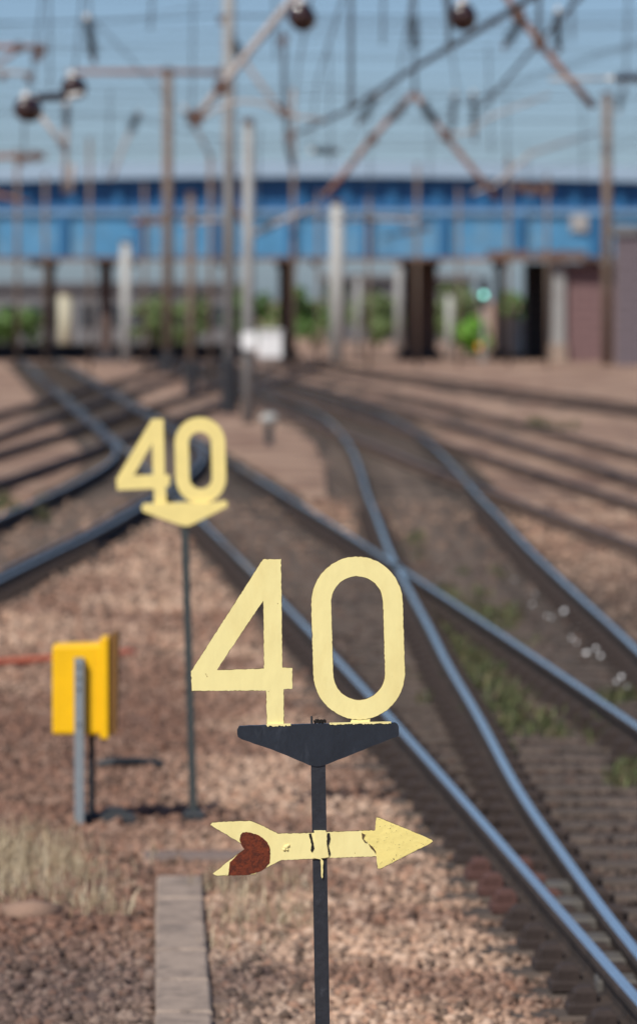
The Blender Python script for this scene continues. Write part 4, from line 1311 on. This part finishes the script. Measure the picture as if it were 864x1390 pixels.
# insulators
def ball_insulator(px, py, Y, R, label):
    "a string of big glossy discs lying along the line of sight, seen end-on"
    p0, p1 = at(px, py, Y), at(px, py, Y) + Vector((0.03, 0.9, 0.01))
    root = empty('insulator', p0, label, 'insulator', OG)
    b = MB()
    prof = [(0, R * 0.25)]
    for i in range(5):
        t0 = i / 5
        prof += [(t0 + 0.005, R * 0.55), (t0 + 0.04, R * 0.86), (t0 + 0.08, R), (t0 + 0.12, R * 0.92), (t0 + 0.15, R * 0.35), (t0 + 0.195, R * 0.35)]
    b.lathe(p0, p1, prof, 28)
    b.build('sheds', M['porcelain'], root, smooth=True)
    MB().lathe(p0 - Vector((0, 0.08, 0)), p0 + Vector((0, 0.001, 0)), [(0, R * 0.14), (1, R * 0.24)], 12).build('end_cap', M['clamp'], root)
    q = p0 + Vector((0, 0.1, R * 0.7))
    MB().tube([p0 + Vector((0, 0.5, 0)), Vector((p0.x, YP, 8.92))], 0.012, 6).build('hanger', M['wire'], root)
    MB().lathe(q, q + Vector((0, 0.10, 0.09)), [(0, R * 0.34), (0.5, R * 0.42), (1, R * 0.3)], 12).build('highlight_cap', M['fitting'], root, smooth=True)  # pale cap added as the sky highlight on top of the glossy discs
    return root
ball_insulator(408, 21, 66, 0.165, 'left of the two dark ball-like insulators at the top edge')
ball_insulator(628, 21, 66, 0.165, 'right of the two dark ball-like insulators at the top edge')
ball_insulator(97, 117, 68, 0.14, 'dark ball insulator at the right end of the ribbed one at left')
ball_insulator(34, 147, 66, 0.15, 'lowest dark ball insulator near the left edge')
insulator_string(48, 132, 67.2, 92, 130, 67.6, 0.058, 'horizontal red-brown ribbed insulator between two dark balls at left', 'porcelain', 8)
insulator_string(832, 106, 70, 905, 104, 70, 0.085, 'horizontal red-brown ribbed insulator at the right edge', 'porcelain', 9)
insulator_string(119, 26, 90, 127, 78, 90, 0.12, 'dark slightly tilted hanging insulator at upper left', n=8)
insulator_string(757, 16, 95, 757, 66, 95, 0.12, 'upright dark insulator at top right, right of the rusty tube', n=8)
insulator_string(706, 30, 95, 686, 60, 95, 0.12, 'tilted dark insulator under the upper end of the rusty tube', n=6)
insulator_string(510, 130, 130, 488, 164, 130, 0.13, 'faint tilted insulator left of the inverted V arms', n=6)
insulator_string(642, 128, 140, 644, 186, 140, 0.13, 'dark upright insulator in mid sky right of the inverted V', n=7)
insulator_string(616, 130, 150, 612, 178, 150, 0.11, 'slim faint insulator just right of the inverted V apex', n=7)
insulator_string(425, 204, 130, 456, 205, 130, 0.12, 'small level insulator just above the bridge middle', n=6)
insulator_string(838, 150, 200, 846, 120, 200, 0.16, 'small insulator bracket beside the top of the right mast', n=5)
arm('registration_arm', [(745, 107, 70), (790, 107, 70), (826, 106, 70)], 0.022, 'pale_tube', 'thin arm holding the ribbed insulator at the right edge')
arm('registration_arm', [(92, 130, 67.6), (112, 127, 67.6)], 0.035, 'fitting', 'white fitting right of the ribbed insulator at left')

# heavier feeder running across the sky from top right
wire([(760, -28, 60), (640, 46, 72), (545, 102, 88), (476, 147, 102), (400, 182, 130)], 0.042, 'thick dark feeder cable crossing the sky from top right to the middle', group='thick feeder cables')
wire([(800, -18, 74), (757, 28, 80), (715, 75, 90), (650, 150, 110)], 0.032, 'second thick cable crossing behind the rusty tube at top right', group='thick feeder cables')
TW = 'thin dark wire strung across the sky above the tracks'
for pts, sag in [([(-60, 30, 90), (300, 20, 95), (900, 18, 100)], 0.05), ([(-60, 34, 120), (170, 26, 120), (300, 4, 120)], 0.0), ([(-60, 125, 150), (432, 118, 150), (920, 112, 150)], 0.1),
                 ([(-60, 134, 180), (432, 131, 180), (920, 128, 180)], 0.1), ([(380, 26, 110), (560, 30, 110), (920, 33, 110)], 0.02), ([(-60, 60, 140), (432, 75, 140), (920, 62, 140)], 0.1),
                 ([(880, 50, 110), (700, 110, 120), (560, 170, 150)], 0.0), ([(930, 40, 130), (760, 95, 140), (600, 150, 160)], 0.0), ([(120, -30, 70), (122, 25, 85)], 0.0),
                 ([(425, -20, 60), (405, 90, 90), (395, 180, 140)], 0.0), ([(470, -20, 60), (430, 110, 100), (420, 200, 150)], 0.0), ([(600, -20, 62), (620, 120, 120), (610, 200, 190)], 0.0),
                 ([(33, 150, 66), (33, 212, 100)], 0.0), ([(300, 24, 131), (420, 22, 131)], 0.0), ([(-60, 180, 190), (432, 186, 190), (920, 180, 190)], 0.1), ([(240, 150, 120), (160, 60, 100), (120, 20, 90)], 0.0),
                 ([(-40, 150, 120), (160, 155, 125), (305, 190, 131)], 0.0), ([(560, -10, 60), (540, 110, 110), (470, 190, 170)], 0.0), ([(864, 190, 180), (740, 230, 190), (600, 214, 200)], 0.0)]:
    wire(pts, 0.014, TW, sag)

# more of the web: cross wires, droppers with clamps, thin poles before the bridge
for k in range(14):
    Yw = random.uniform(95, 200)
    ya = random.uniform(-5, 225)
    wire([(-80, ya + random.uniform(-14, 14), Yw), (432, ya, Yw), (940, ya + random.uniform(-14, 14), Yw)], random.uniform(0.006, 0.011), TW, random.uniform(0, 0.15))
for px, ya, yb, Yw in [(66, -20, 120, 110), (150, 120, 235, 160), (207, -20, 40, 100), (262, -10, 170, 130), (352, 170, 300, 150), (372, -20, 80, 110), (446, 60, 230, 150), (520, -20, 60, 90), (585, 150, 240, 160),
                       (662, 60, 210, 140), (688, 130, 235, 160), (775, -20, 55, 90), (790, 130, 250, 170), (852, -10, 100, 110), (500, 150, 300, 170), (715, 200, 330, 190)]:
    wire([(px, ya, Yw), (px + random.uniform(-5, 5), yb, Yw)], 0.022, 'short upright dropper wire among the overhead lines', 0.0, 'upright dropper wires')
for px, pt_, Yw, r_ in [(122, 190, 205, 0.07), (196, 250, 205, 0.06), (286, 215, 180, 0.08), (398, 205, 205, 0.08), (432, 262, 215, 0.06), (500, 270, 220, 0.07), (566, 225, 215, 0.07), (622, 255, 220, 0.06), (690, 215, 222, 0.07), (742, 240, 215, 0.06), (24, 205, 215, 0.08), (62, 240, 218, 0.07)]:
    column(px, pt_, 490, Yw, r_, 'mast_brown', 'thin brown pole standing in front of the blue bridge', name='thin_pole', cat='pole')

for o in list(bpy.data.objects):
    if '_o' in o.keys():
        del o['_o']
